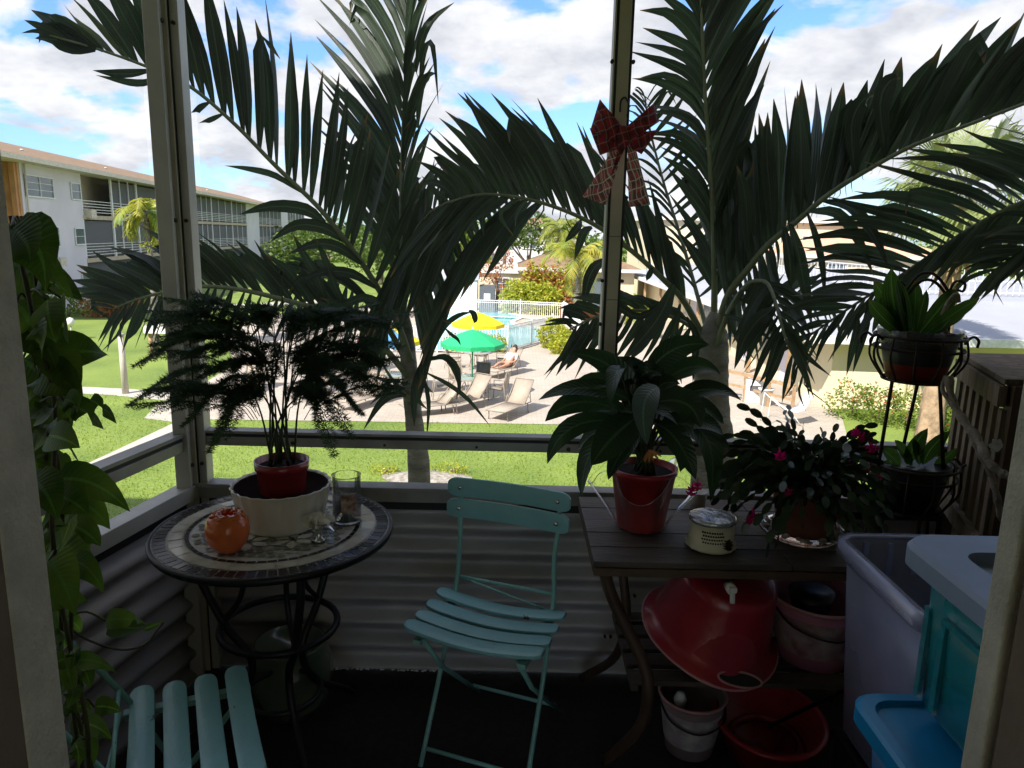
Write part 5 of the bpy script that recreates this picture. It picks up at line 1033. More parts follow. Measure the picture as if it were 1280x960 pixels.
m.build('tabletop', [MAT['iron'], MAT['grout'], MAT['tile_d'], MAT['tile_l'], MAT['tile_w'], MAT['tile_g']], mt)
for k in range(3):
    a = radians((-58, 62, 182)[k]); f = lambda r, z: Vector((tc_.x+r*cos(a), tc_.y+r*sin(a), FL+z))
    m = MB(); m.tube(bez([f(.25,.70), f(.235,.60), f(.16,.42), f(.085,.30), f(.13,.17), f(.26,.06), f(.31,.012)], 30), .0115, 10); m.build('leg', MAT['iron'], mt)
    m = MB(); m.tube(bez([f(.17,.70), f(.10,.60), f(.11,.50), f(.17,.42)], 16), .008, 8); m.build('scroll', MAT['iron'], mt)
m = MB(); m.tube([(tc_.x+.11*cos(a), tc_.y+.11*sin(a), FL+.20) for a in [2*pi*i/28 for i in range(28)]], .009, 8, closed=True); m.tube([(tc_.x+.165*cos(a), tc_.y+.165*sin(a), FL+.42) for a in [2*pi*i/32 for i in range(32)]], .010, 8, closed=True); build_split(m, 'ring_brace', MAT['iron'], mt)
# ---- cachepot + red pot + fern
pc_ = Vector((at_z(353,655,ZT).x, 1.995, ZT+.002))
cpz = .122
m = MB(); fl_w = lambda a, z: 1+.035*abs(sin(11*a))*(1 if z > .01 else 0)
m.lathe([(.0,.0),(.104,.0),(.112,.006),(.109,.012),(.118,.04),(.126,.08),(.133,.116),(.136,.120),(.133,.122),(.128,.118),(.120,.07),(.108,.014),(0,.012)], pc_, 88, wave=fl_w)
cach = thing('cachepot', 'large fluted cream ceramic pot on the mosaic table', 'pot', pc_); m.build('body', MAT['cream'], cach)
m = MB(); m.lathe([(.128,.117),(.120,.112),(.112,.10),(0,.095)], pc_, 48); m.build('pot_shade', MAT['pot_shade'], cach)  # dark disc standing in for the shade inside the cream pot
rp_ = pc_+Vector((.004,.0,.040)); m = MB()
m.lathe([(0,0),(.055,0),(.062,.05),(.070,.125),(.0745,.126),(.0755,.150),(.071,.150),(.068,.128),(0,.128)], rp_, 40)
rpt = thing('fern_pot', 'red glazed pot standing inside the fluted cream pot', 'pot', rp_); m.build('body', MAT['redpot'], rpt)
m = MB(); m.lathe([(0,.135),(.067,.132)], rp_, 24, smooth=False); m.build('soil', MAT['soil'], rpt)
fn = thing('asparagus_fern', 'feathery dark asparagus fern spreading over the corner table', 'plant', rp_+Vector((0,0,.135)))
rf_ = random.Random(77); f0 = rp_+Vector((0,0,.13)); stm = MB(); needle = MB()
def plume(a, b, sag, W_, up=(0,0,1)):
    """a flat triangular spray from a to b"""
    a, b = Vector(a), Vector(b); c = (a+b)/2+Vector((0,0,sag)); P = bez([a, c, b], 26); L_ = (b-a).length; stm.tube(P[::2], .0013, 4)
    for i in range(1, 27):
        t = i/26; d = (P[min(26,i+1)]-P[i-1]).normalized(); s = d.cross(Vector(up)).normalized(); wl = W_*(sin(pi*min(1,t*.82+.14))**.8)*rf_.uniform(.75,1.15)
        for sg in (-1, 1):
            e = (s*sg*.8+d*.75+Vector((0,0,rf_.uniform(-.35,.05)))).normalized(); q0 = P[i]; q1 = q0+e*wl+Vector((0,0,-.12*wl))
            nd = max(3, int(wl/.0052)); side = (q1-q0).normalized(); nz = side.cross(Vector(up)).normalized()
            needle.add([q0-nz*.0007, q0+nz*.0007, q1+nz*.0004, q1-nz*.0004], [(0,1,2,3)])
            for k in range(1, nd+1):
                p0 = q0.lerp(q1, k/(nd+.3)); l = .015*(1-.5*k/nd)+.004
                for s2 in (-1, 1, 0):
                    dn = (nz*s2*.9+side*.7+Vector((rf_.gauss(0,.2), rf_.gauss(0,.2), rf_.gauss(0,.3)+(.5 if s2 == 0 else 0)))).normalized(); wv = 0
                    needle.add([p0-side*.0017, p0+side*.0017, p0+dn*l*rf_.uniform(.8,1.3)], [(0,1,2)])
def fp(px, py, dy=0): return at_y(px, py, 1.98+dy)
stems = [((352,345),0,[]), ((318,392),.02,[((182,388),-.05,.03,.06),((205,372),.06,.02,.05),((245,366),-.1,.02,.06)]), ((372,395),.0,[((486,398),.05,.03,.06),((470,378),-.06,.02,.05),((432,384),-.1,.03,.05)]),
 ((300,420),-.05,[((170,455),-.08,.04,.06),((205,420),.05,.03,.06)]), ((290,455),.05,[((162,505),-.05,.05,.055),((212,470),.1,.03,.05)]), ((400,420),.06,[((502,432),.03,.03,.055),((480,455),-.08,.04,.055)]),
 ((395,450),-.06,[((470,492),-.05,.05,.05),((455,470),.06,.04,.05)]), ((310,470),-.08,[((262,562),-.06,.05,.05),((285,545),.05,.04,.045),((230,530),.0,.05,.05)]), ((390,480),-.05,[((418,568),-.04,.06,.045),((452,515),.05,.05,.05),((440,545),-.05,.05,.04)]),
 ((345,420),.04,[((300,395),-.05,.02,.06),((270,440),.0,.03,.06),((330,470),-.1,.02,.06)]), ((362,430),-.04,[((420,410),-.05,.02,.06),((440,440),.03,.03,.06),((395,470),-.08,.02,.05)]),
 ((340,450),.0,[((250,470),.02,.03,.06),((310,500),-.08,.03,.06)]), ((372,460),.08,[((430,480),.02,.03,.06),((400,500),-.06,.03,.05)]), ((356,400),-.02,[((330,385),-.1,.02,.05),((385,395),-.1,.02,.05)])]
for (tx, ty), dy, pls in stems:
    a = f0+Vector((rf_.uniform(-.035,.035), rf_.uniform(-.03,.03), 0)); b_ = fp(tx, ty, dy); c = a.lerp(b_, .5)+Vector(((b_.x-a.x)*-.15, 0, .03)); stm.tube(bez([a, c, b_], 12), [.0034-.0018*i/12 for i in range(13)], 6)
    for (ex_, ey_), ddy, sg_, w_ in pls:
        o_ = c.lerp(b_, rf_.uniform(.55, 1)); plume(o_, fp(ex_, ey_, dy+ddy), sg_, w_*1.15)
    if not pls: stm.lathe([(0,0),(.007,.005),(.006,.014),(0,.018)], b_, 8)
for k in range(46):
    px_, py_ = rf_.uniform(215,480), rf_.choice((378,388,405,430,455,480))+rf_.uniform(-6,8); dy = rf_.uniform(-.18,.15); o_ = fp(352+(px_-352)*.45, py_+rf_.uniform(0,35), dy*.5)
    stm.tube(bez([f0.lerp(o_,.6)+Vector((0,0,.03)), f0.lerp(o_,.8)+Vector((0,0,.03)), o_], 8), .0012, 5)
    plume(o_, fp(px_+(px_-350)*.35, py_+rf_.uniform(-8,26), dy), rf_.uniform(.01,.035), rf_.uniform(.055,.08))
stm.build('stems', MAT['fernstem'], fn); needle.build('foliage', MAT['fern'], fn)
# ---- orange candle, glass jar, cream rose cup
o0 = Vector((at_z(285,690,ZT).x, 1.80, ZT+.003)); oc = thing('orange_candle_holder', 'round orange glass candle holder on the mosaic table', 'candle holder', o0)
m = MB(); m.lathe([(0,0),(.026,.0),(.034,.006),(.050,.028),(.0565,.056),(.052,.084),(.036,.103),(.031,.104),(.046,.082),(.050,.056),(.044,.03),(.028,.012),(0,.012)], o0, 44, wave=lambda a, z: 1+.006*cos(7*a)*min(1,z*14)); m.build('body', MAT['orange'], oc)
m = MB()
for k in range(7): a = 2*pi*k/7; m.leaf(o0+Vector((.040*cos(a),.040*sin(a),.095)), o0+Vector((.030*cos(a+.3),.030*sin(a+.3),.107)), o0+Vector((.014*cos(a+.6),.014*sin(a+.6),.096)), .026, (0,0,1))
m.build('petal_rim', MAT['orange'], oc, solid=.002)
j0 = Vector((at_z(438,645,ZT).x, 2.02, ZT+.003)); gj = thing('candle_jar', 'clear glass jar candle with picture label and dark green wax', 'candle', j0)
m = MB(); m.lathe([(0,0),(.037,0),(.041,.004),(.041,.135),(.0425,.14),(.0395,.14),(.038,.135),(.038,.008),(0,.006)], j0, 36); m.build('glass', MAT['glass'], gj)
m = MB(); m.lathe([(0,.0065),(.0375,.0065),(.0375,.052),(0,.050)], j0, 32); m.build('wax', MAT['wax'], gj)
m = MB(); m.grid([[j0+Vector((.0418*cos(a), .0418*sin(a), z)) for a in [-1.75+.09*k for k in range(13)]] for z in (.038,.092)]); m.build('picture_label', MAT['picture'], gj)
m = MB(); m.grid([[j0+Vector((.0423*cos(a), .0423*sin(a), z)) for a in [-1.75+.09*k for k in range(13)]] for z in (.0925,.096)]); m.build('label_band', MAT['tile_l'], gj)
r0_ = Vector((at_z(398,678,ZT).x, 1.875, ZT+.003)); rc = thing('rose_cup', 'small silver stemmed cup holding a cream fabric rose', 'candle holder', r0_)
m = MB(); m.lathe([(0,0),(.019,0),(.017,.005),(.010,.008),(.009,.03),(.011,.033),(.019,.042),(.023,.050),(.021,.051),(.009,.038),(0,.036)], r0_, 28); m.build('cup', MAT['silver'], rc)
m = MB()
for ring, (n_, rr0, zz, ll) in enumerate(((5,.004,.048,.034),(6,.010,.046,.036),(7,.016,.044,.034))):
    for k in range(n_): a = 2*pi*k/n_+ring*.5; m.leaf(r0_+Vector((rr0*.5*cos(a),rr0*.5*sin(a),zz-.006)), r0_+Vector((rr0*1.8*cos(a),rr0*1.8*sin(a),zz+ll*.5)), r0_+Vector((rr0*2.0*cos(a+.3)+.006*ring*cos(a),rr0*2.0*sin(a+.3)+.006*ring*sin(a),zz+ll*.8-ring*.006)), .030, (cos(a),sin(a),.2), fold=-.3, prof=lambda t: sin(pi*min(1,t*.75+.2))**.5)
m.build('rose', MAT['rose'], rc)
m = MB()
for k in range(4): m.leaf(r0_+Vector((.012,0,.05)), r0_+Vector((.03,-.01,.045)), r0_+Vector((.045+.006*k,-.01+.01*k,.03-.01*k)), .012, (0,0,1))
m.build('petal_fringe', MAT['silver'], rc)
# ---- teal folding chair
def make_chair(rc_=0):
    t = thing('folding_chair', 'x', 'chair')
    ys = [-.105,-.035,.035,.105]
    for i, y in enumerate(ys):
        m = MB(); rows = []; xs_ = [-.205+.028*q_ for q_ in (.02,.08,.2,.4,.65,1)]; xs_ = xs_+[-.177+.354*q_/12 for q_ in range(1,12)]+[-q_ for q_ in xs_[::-1]]
        for x in xs_:
            e = (.205-abs(x))/.028; wd = .0255*(.35+.65*sqrt(max(0, 1-(1-e)**2)) if e < 1 else 1); z = .456-.022*cos(pi*x/.41)-.006*(1.5-abs(i-1.5))
            rows.append([(x, y-wd, z-.001), (x, y, z+.002), (x, y+wd, z-.001)])
        m.grid(rows); s_ = m.build('slat', MAT['teal'], t, local=True, solid=.012, bevel=.003)
        q = MB()
        for x in (-.155,.155): q.lathe([(0,.003),(.0055,.002),(.007,0)], (x, y, .456-.022*cos(pi*x/.41)-.006*(1.5-abs(i-1.5))+.002), 10)
        build_split(q, 'screw', MAT['silver'], s_, local=True)
    m = MB()
    for s in (-1,1): m.bar((s*.155,-.135,.428),(s*.155,.145,.432),.022,.014)
    build_split(m, 'seat_rail', MAT['teal_tube'], t, local=True)
    for z, y, h in ((.79,.172+rc_,.058),(.725,.165+rc_*.82,.058)):
        m = MB(); rows = []; xs_ = [-.195+.029*q_ for q_ in (.02,.08,.2,.4,.65,1)]; xs_ = xs_+[-.166+.332*q_/12 for q_ in range(1,12)]+[-q_ for q_ in xs_[::-1]]
        for x in xs_:
            e = (.195-abs(x))/.029; hd = h/2*(.35+.65*sqrt(max(0,1-(1-e)**2)) if e < 1 else 1); yy = y+.016*cos(pi*x/.39)-.014
            rows.append([(x, yy+.001, z-hd), (x, yy-.001, z), (x, yy+.001, z+hd)])
        m.grid(rows); s_ = m.build('back_slat', MAT['teal'], t, local=True, solid=.010, bevel=.002)
        q = MB()
        for x in (-.155,.155): q.lathe([(0,.003),(.0055,.002),(.007,0)], (x, y+.016*cos(pi*x/.39)-.027, z), 10, rot=Matrix.Rotation(pi/2,3,'X'))
        build_split(q, 'screw', MAT['silver'], s_, local=True)
    for s in (-1,1):
        m = MB(); m.tube(bez([(s*.158,.172+rc_,.80),(s*.158,.163+rc_*.72,.70),(s*.153,.150+rc_*.48,.62),(s*.158,.135,.47),(s*.160,.06,.30),(s*.163,-.10,.006)],24), .0075, 8); m.build('back_leg', MAT['teal_tube'], t, local=True)
        m = MB(); m.tube([(s*.140,-.12,.43),(s*.142,.0,.28),(s*.146,.30,.006)], .0075, 8); m.build('front_leg', MAT['teal_tube'], t, local=True)
    m = MB(); m.tube([(-.162,-.075,.05),(.162,-.075,.05)], .006, 8); m.tube([(-.145,.25,.06),(.145,.25,.06)], .006, 8); m.tube([(-.157,.15,.50),(.157,.15,.50)], .005, 8); m.tube([(-.157,.165,.49),(.157,.15,.44)], .0035, 6); build_split(m, 'crossbar', MAT['teal_tube'], t, local=True)
    return t
chp = make_chair()
place(chp, 0, (-.058,1.94,FL), radians(-20), 'teal slatted folding chair facing the camera between the two tables', 'teal folding chairs')
chp2 = make_chair(.15)
place(chp2, 0, (-.69,1.445,FL), radians(115.5), 'teal slatted folding chair at the bottom left, only its seat showing', 'teal folding chairs')
# ---- dark wood table
X0, X1, Y0, Y1 = .222, .99, 1.785, 2.27
wt = thing('wood_table', 'dark wooden side table with curved legs holding the potted plants', 'table', (.6,2.0,FL))
m = MB(); npl = 5; dw = (Y1-Y0)/npl
for i in range(npl):
    for (xa, xb) in (((X0, X0+.36),(X0+.36, X1)) if i % 2 else ((X0, X0+.52),(X0+.52, X1))): m.box(((xa+xb)/2, Y0+dw*(i+.5), ZT-.008+.0008*(i % 3)), (xb-xa-.003, dw-.003, .016))
m.build('tabletop', MAT['wood'], wt, bevel=.0015)
m = MB(); m.box(((X0+X1)/2, Y0+.008, ZT-.028), (X1-X0-.005, .02, .022)); m.box((X0+.012, (Y0+Y1)/2, ZT-.028), (.02, Y1-Y0-.05, .022)); m.box(((X0+X1)/2, Y1-.01, ZT-.028), (X1-X0-.005, .02, .022)); m.build('apron', MAT['woodedge'], wt)
for sx, xs in ((1, X0+.03),(1, X1-.05)):
    m = MB(); pts = [(0,1.82,.70),(.03,1.82,.60),(.12,1.80,.42),(.135,1.79,.33),(.125,1.83,.20),(.05,1.92,.02)]
    m.tube(bez([(xs+sx*x-.0, y, FL+z) for x, y, z in pts], 24), .017, 10); m.build('leg', MAT['legwood'], wt)
    m = MB(); pts = [(.05,2.22,.70),(.13,2.20,.56),(.115,2.18,.50),(.13,2.16,.36),(.11,2.22,.18),(.02,2.33,.03)]
    m.tube(bez([(xs+sx*x, y, FL+z) for x, y, z in pts], 24), .015, 10); m.build('leg', MAT['legwood'], wt)
ZSH = FL+.36
m = MB()
for i in range(5): m.box(((X0+X1)/2+.06, 1.83+.08*i, ZSH), (X1-X0-.12, .055, .014))
m.bar((X0+.13,1.8,ZSH-.015),(X0+.13,2.2,ZSH-.015),.02,.016); m.bar((X1-.10,1.8,ZSH-.015),(X1-.10,2.2,ZSH-.015),.02,.016); m.build('shelf', MAT['wood'], wt)
# ---- red pot with peace lily in cellophane
l0 = Vector((at_z(797,650,ZT).x, 2.03, ZT+.004)); rpl = thing('red_lily_pot', 'red plastic pot wrapped in clear cellophane on the wooden table', 'pot', l0)
m = MB(); m.lathe([(0,0),(.066,0),(.068,.006),(.092,.165),(.096,.165),(.096,.180),(.090,.180),(.086,.162),(0,.16)], l0, 44); m.build('body', MAT['redp'], rpl)
m = MB(); m.lathe([(0,.163),(.085,.163)], l0, 24, smooth=False); m.build('soil', MAT['soil'], rpl)
wv = lambda a, z: 1+.10*z/.15*cos(4*a+.9)+.04*cos(9*a)
rows = []
for z, r in ((0.001,.074),(.02,.080),(.06,.097),(.10,.118),(.15,.142)):
    rows.append([l0+Vector((r*wv(a,z)*cos(a), r*wv(a,z)*sin(a), z*(1-.0)+(.035*z/.15)*cos(4*a+.9+pi)-.0)) for a in [2*pi*k/72 for k in range(73)]])
m = MB(); m.grid(rows); m.build('cellophane', MAT['film'], rpl)
m = MB(); m.tube(rows[-1][:-1], .0013, 5, closed=True); m.build('film_edge', MAT['glass'], rpl)
pl_ = thing('peace_lily', 'big glossy peace lily with drooping dark leaves in the red pot', 'plant', l0+Vector((0,0,.163)))
lily = MB(); lp2 = MB(); st2 = MB(); cr_ = l0+Vector((0,0,.165)); rl2 = random.Random(9)
def lilyprof(t): return sin(pi*min(1, .02+t*.98)**.85)**.75 if t < 1 else 0
LV = [((792,496),(772,446),(711,441),36,.0,0),((786,499),(728,470),(673,500),30,-.1,0),((772,513),(718,486),(681,527),34,-.12,0),((778,527),(700,515),(684,580),30,-.1,0),((784,546),(727,542),(727,622),34,-.16,0),((795,522),(762,545),(739,582),48,-.18,0),
 ((822,484),(794,494),(809,557),34,-.22,1),((806,472),(838,422),(887,431),36,.05,0),((829,478),(868,444),(901,468),30,.08,0),((843,499),(890,474),(927,501),28,.0,0),((834,532),(905,515),(888,628),52,-.1,0),((829,527),(871,518),(913,562),34,-.05,0),
 ((817,504),(868,490),(876,535),40,-.1,0),((800,500),(790,450),(760,452),34,.1,0),((812,490),(836,450),(830,430),30,.12,0),((790,520),(750,500),(712,510),30,.05,0),((820,530),(850,540),(870,600),36,-.12,0),((800,540),(775,560),(760,600),30,-.12,0),((815,520),(840,500),(862,512),30,.1,0),((805,510),(820,470),(850,480),34,.0,0),
 ((800,520),(780,480),(742,480),34,.02,0),((815,525),(860,560),(850,590),30,.02,0),((830,500),(880,500),(905,530),30,.08,0)]
for (a, c, b_, w_, dy, pale) in LV:
    A_ = at_y(*a, 2.02+dy*.4); C_ = at_y(*c, 2.02+dy*.8+.02); B_ = at_y(*b_, 2.02+dy)
    (lp2 if pale else lily).leaf(A_, C_, B_, w_*2.15/920*.86, Vector((rl2.gauss(0,.35), -.75, .65)), n=10, fold=rl2.uniform(.15,.4), prof=lilyprof, tw=rl2.gauss(0,.3))
    st2.tube(bez([cr_+Vector((rl2.uniform(-.03,.03), rl2.uniform(-.03,.03), 0)), cr_.lerp(A_, .5)+Vector((0,0,.02)), A_], 6), .003, 6)
for k in range(16):
    px_, py_ = rl2.uniform(765,850), rl2.uniform(460,545); a_ = rl2.uniform(-.5,3.6); l_ = rl2.uniform(45,75); dy = rl2.uniform(-.1,.14); A_ = at_y(px_, py_, 2.02+dy*.5)
    lily.leaf(A_, at_y(px_+l_*.55*cos(a_), py_-14-8*sin(a_), 2.02+dy), at_y(px_+l_*cos(a_), py_+l_*.55*abs(sin(a_))+12, 2.02+dy*1.4), rl2.uniform(20,30)*2.15/920, Vector((rl2.gauss(0,.5),-.7,.6)), n=9, fold=rl2.uniform(.2,.5), prof=lilyprof, tw=rl2.gauss(0,.5)); st2.tube([cr_, cr_.lerp(A_,.5)+Vector((0,0,.02)), A_], .0025, 5)
lily.build('leaves', MAT['lily'], pl_); tag(lp2.build('pale_leaf', MAT['lily2'], pl_), 'pale silvery leaf'); st2.build('stems', MAT['fernstem'], pl_)
m = MB(); d0 = at_y(812,562,1.86)
for k in range(12): a = rl2.uniform(-2.6,.3); e = Vector((cos(a), rl2.uniform(-.6,.1), sin(a))).normalized(); m.leaf(d0, d0+e*.02+Vector((0,0,.004)), d0+e*rl2.uniform(.03,.045), .006, (0,-1,0))
m.build('dried_bloom', MAT['dried'], pl_)
# ---- pierced tin with foil lid
n0 = Vector((at_z(885,678,ZT).x, 1.90, ZT+.003)); pt_ = thing('pierced_tin', 'small cream pierced tin with a foil lid and a pine cone on it', 'tin', n0)
m = MB(); m.lathe([(0,0),(.062,0),(.066,.006),(.062,.012),(.058,.075),(0,.075)], n0, 40); m.build('body', MAT['tinpot'], pt_)
m = MB()
for i in range(5):
    for j in range(9):
        a = radians(-128+j*6.2+(3.1 if i % 2 else 0)); rr__ = .0605; c_ = n0+Vector((rr__*cos(a), rr__*sin(a), .020+i*.0095)); m.lathe([(0,.0006),(.0026,.0006),(.0028,-.001)], c_, 8, rot=Matrix.Rotation(a,3,'Z') @ Matrix.Rotation(pi/2,3,'Y'), smooth=False)
m.build('pierced_holes', MAT['dark'], pt_)
m = MB(); m.lathe([(.064,.001),(.069,.008),(.064,.014)], n0, 40, wave=lambda a, z: 1+.03*cos(14*a)); m.build('base_rim', MAT['tinpot'], pt_)
m = MB(); m.lathe([(.0585,.074),(.0635,.075),(.0635,.084),(.058,.087),(.03,.094),(0,.090)], n0, 40, wave=lambda a, z: 1+.012*cos(12*a)); m.build('foil_lid', MAT['foil'], pt_)
m = MB(); cn = n0+Vector((.028,-.060,.024))
for k in range(26): z = (k/25-.5)*.026; a = k*2.4; r = .016*sqrt(max(.05,1-(z/.016)**2*.6)); m.leaf(cn+Vector((0,0,z)), cn+Vector((r*.7*cos(a),r*.7*sin(a),z)), cn+Vector((r*cos(a),r*sin(a),z+.004)), .011, (0,0,1), n=3)
m.build('pine_cone', MAT['cone'], pt_)
# ---- christmas cactus
k0 = Vector((at_z(1000,668,ZT).x+.0, 1.985, ZT+.003)); kp = thing('cactus_pot', 'brown terracotta pot in a saucer full of pebbles', 'pot', k0)
m = MB(); m.lathe([(0,.012),(.066,.012),(.070,.018),(.094,.150),(.099,.150),(.100,.172),(.094,.172),(.089,.150),(0,.15)], k0, 40); m.build('body', MAT['terra'], kp)
m = MB(); m.lathe([(0,.15),(.088,.151)], k0, 20, smooth=False); m.build('soil', MAT['soil'], kp)
m = MB(); m.lathe([(0,0),(.090,0),(.112,.022),(.114,.022),(.093,.004),(0,.004)], k0, 40); m.build('saucer', MAT['glass'], kp)
rk = random.Random(4); m = MB()
for k in range(90): a = rk.random()*2*pi; r = rk.uniform(.076,.103); s = rk.uniform(.006,.011); m.lathe([(0,-s*.6),(s*.8,-s*.3),(s,0),(s*.8,s*.35),(0,s*.6)], k0+Vector((r*cos(a), r*sin(a), .012+rk.uniform(0,.014))), 7, sx=rk.uniform(.7,1.3))
m.build('pebbles', MAT['pebble'], kp)
cc_ = thing('christmas_cactus', 'bushy christmas cactus with flat jointed stems and magenta flowers', 'plant', k0+Vector((0,0,.16))); m = MB(); f_ = MB(); kc = k0+Vector((0,0,.155))
def flower(p, d, s=.024):
    f_ = MB()
    d = d.normalized(); u = d.cross(Vector((0,0,1)));  u = u.normalized() if u.length > .05 else Vector((1,0,0)); v = d.cross(u)
    for lay in range(2):
        for k in range(6): a = 2*pi*k/6+lay*.5; e = u*cos(a)+v*sin(a); o = p+d*s*.7*lay; f_.leaf(o, o+e*s*.7+d*s*.5, o+e*s*1.1+d*s*.1, s*.6, d, n=4)
    f_.tube([p-d*s, p+d*s*1.4], [s*.14, s*.2], 6); f_.build('flower', MAT['magenta'], cc_)
tips = []
for k in range(240):
    a = rk.random()*2*pi; el = rk.uniform(.05,1.25); d = Vector((cos(a)*cos(el), sin(a)*cos(el)*.8, sin(el))); p = kc+Vector((cos(a)*.05*rk.random(), sin(a)*.05*rk.random(), 0)); ns = rk.randint(4,8); kx = 1.25 if d.x < 0 else 1.0
    for j in range(ns):
        l = rk.uniform(.026,.034)*kx; q_ = p+d*l; nn = Vector((rk.gauss(0,.5), -1, rk.gauss(0,.5))); m.leaf(p, (p+q_)/2+Vector((0,0,.002)), q_, rk.uniform(.016,.022), nn, n=4, fold=.12, prof=lambda t: (.35+.65*sin(pi*t)**.5) if 0 < t < 1 else .35)
        p = q_; d = (d+Vector((rk.gauss(0,.12), rk.gauss(0,.12), -.19*(1+.10*j)))).normalized()
        if p.z < ZT+.012: break
    tips.append((p, Vector(d)))
m.build('stems', MAT['cactus'], cc_)
for (px, py, dy) in ((1078,545,-.06),(1088,556,-.08),(1064,572,-.1),(1094,590,-.08),(1086,582,-.06),(1046,636,-.12),(1052,642,-.1),(865,610,-.05),(872,604,-.05),(985,612,-.13),(942,642,-.1),(936,648,-.08),(975,566,-.15),(1070,538,-.05),(1062,618,-.1)):
    flower(at_y(px, py, 1.985+dy), Vector((rk.gauss(0,.4), -.5, -.6)), rk.uniform(.012,.017))
# small amber bead lamp hanging by the saucer and a tiny pot behind the tin
b_ = at_z(870,632,ZT); b_.y = 2.2; q = MB(); q.lathe([(0,0),(.022,0),(.028,.05),(.024,.05),(0,.04)], (at_y(873,620,2.2).x, 2.2, ZT), 20); tag(q.build('tiny_pot', MAT['concrete']), 'tiny grey pot behind the pierced tin', 'pot')
# ---- plant stand
s0 = Vector((at_y(1146,600,2.17).x-.02, 2.17, 0)); ps = thing('plant_stand', 'two tier wrought iron plant stand with basket tiers and arched top', 'plant stand', (s0.x, s0.y, FL))
zU1, zU0 = at_y(1150,420,2.17).z, at_y(1150,474,2.17).z; zL1, zL0 = at_y(1146,578,2.17).z, at_y(1146,634,2.17).z
def basket(z0, z1, r0, r1, x=0):
    m = MB(); c = Vector((s0.x+x, s0.y, 0)); nb = 12
    for z, r in ((z1, r1), (z1-.035, r1*.99), (z0, r0), (z0-.004, r0*.5)): m.tube([c+Vector((r*cos(a), r*sin(a), z)) for a in [2*pi*i/30 for i in range(30)]], .0045, 6, closed=True)
    for k in range(nb): a = 2*pi*k/nb; m.tube(bez([c+Vector((r1*cos(a), r1*sin(a), z1)), c+Vector(((r1+.006)*cos(a), (r1+.006)*sin(a), (z0+z1)/2)), c+Vector((r0*cos(a), r0*sin(a), z0))], 8), .0036, 6)
    for k in range(10): a = 2*pi*k/10; m.tube([c+Vector((r0*cos(a), r0*sin(a), z0)), c+Vector((r0*.5*cos(a), r0*.5*sin(a), z0-.004))], .0035, 5)
    for s in (-1,1):
        for k in range(2): o = c+Vector((s*(r1+.0), -.03+.06*k, z1-.008)); m.tube(bez([o, o+Vector((s*.020,0,.012)), o+Vector((s*.036,0,.0)), o+Vector((s*.034,0,-.020))], 14), .004, 6)
    return m.build('basket', MAT['rusty'], ps)
basket(zU0, zU1, .088, .122, -.030); basket(zL0, zL1, .095, .130, -.004)
m = MB(); m.tube([(s0.x-.11, s0.y-.03, zU0),(s0.x-.13, s0.y-.05, zL1)], .0055, 8); m.build('leg', MAT['rusty'], ps)
m = MB(); m.tube([(s0.x+.03, s0.y-.03, zU0),(s0.x+.06, s0.y-.06, zL1)], .0055, 8); m.build('leg', MAT['rusty'], ps)
m = MB(); m.tube([(s0.x+.03, s0.y+.08, zU0),(s0.x+.03, s0.y+.12, zL1)], .0055, 8); m.build('leg', MAT['rusty'], ps)
for k in range(3): a = 2*pi*k/3+.4; m = MB(); m.tube(bez([(s0.x+.095*cos(a), s0.y+.095*sin(a), zL0),(s0.x+.13*cos(a), s0.y+.12*sin(a), (zL0+FL)/2),(s0.x+.15*cos(a), s0.y+.15*sin(a), FL+.004)],10), .0065, 8); m.build('leg', MAT['rusty'], ps)
m = MB()
for off in (0, 9): P = [at_y(x, y+off, 2.2) for x, y in ((1128,388),(1134,362),(1150,343),(1168,343),(1184,362),(1188,380),(1184,418))]; m.tube(bez(P, 26), .0045, 7)
P = [at_y(x, y, 2.2) for x, y in ((1186,366),(1194,352),(1206,354),(1204,364),(1196,362))]; m.tube(bez(P, 14), .004, 6); m.tube(bez([at_y(x, y, 2.2) for x, y in ((1130,372),(1122,360),(1126,352),(1132,358))], 10), .004, 6); m.build('arch', MAT['rusty'], ps)
u0 = Vector((s0.x-.030, s0.y, zU0+.004)); up_ = thing('upper_pot', 'black pot with red lower band in the upper basket', 'pot', u0); hU = zU1-zU0
m = MB(); m.lathe([(0,0),(.078,0),(.090,hU*.36)], u0, 32); m.build('lower_band', MAT['redband'], up_); m = MB(); m.lathe([(.0903,hU*.36),(.108,hU+.004),(.104,hU+.004),(.088,hU*.4),(0,hU*.8)], u0, 32); m.build('body', MAT['blackp'], up_)
m = MB(); m.lathe([(.108,hU-.03),(.117,hU+.016),(.1165,hU+.017),(.107,hU-.03)], u0, 32); m.build('clear_liner', MAT['film'], up_)
br = thing('bromeliad', 'bromeliad with upright bright green strap leaves in the upper basket', 'plant', u0+Vector((0,0,hU))); m = MB(); rb = random.Random(12)
BL = [((1122,412),(1108,372),(1092,352),17),((1128,414),(1112,380),(1114,335),20),((1126,416),(1096,395),(1086,374),15),((1132,414),(1140,370),(1128,356),18),((1140,414),(1146,380),(1144,350),13),((1150,416),(1180,378),(1196,362),17),((1156,418),(1190,392),(1225,372),13),((1128,418),(1104,405),(1092,385),14),((1146,414),(1150,390),(1158,362),11),((1160,418),(1176,398),(1206,394),14),((1120,418),(1112,396),(1100,372),15),((1135,412),(1126,380),(1120,350),18),((1165,418),(1182,408),(1186,398),12)]
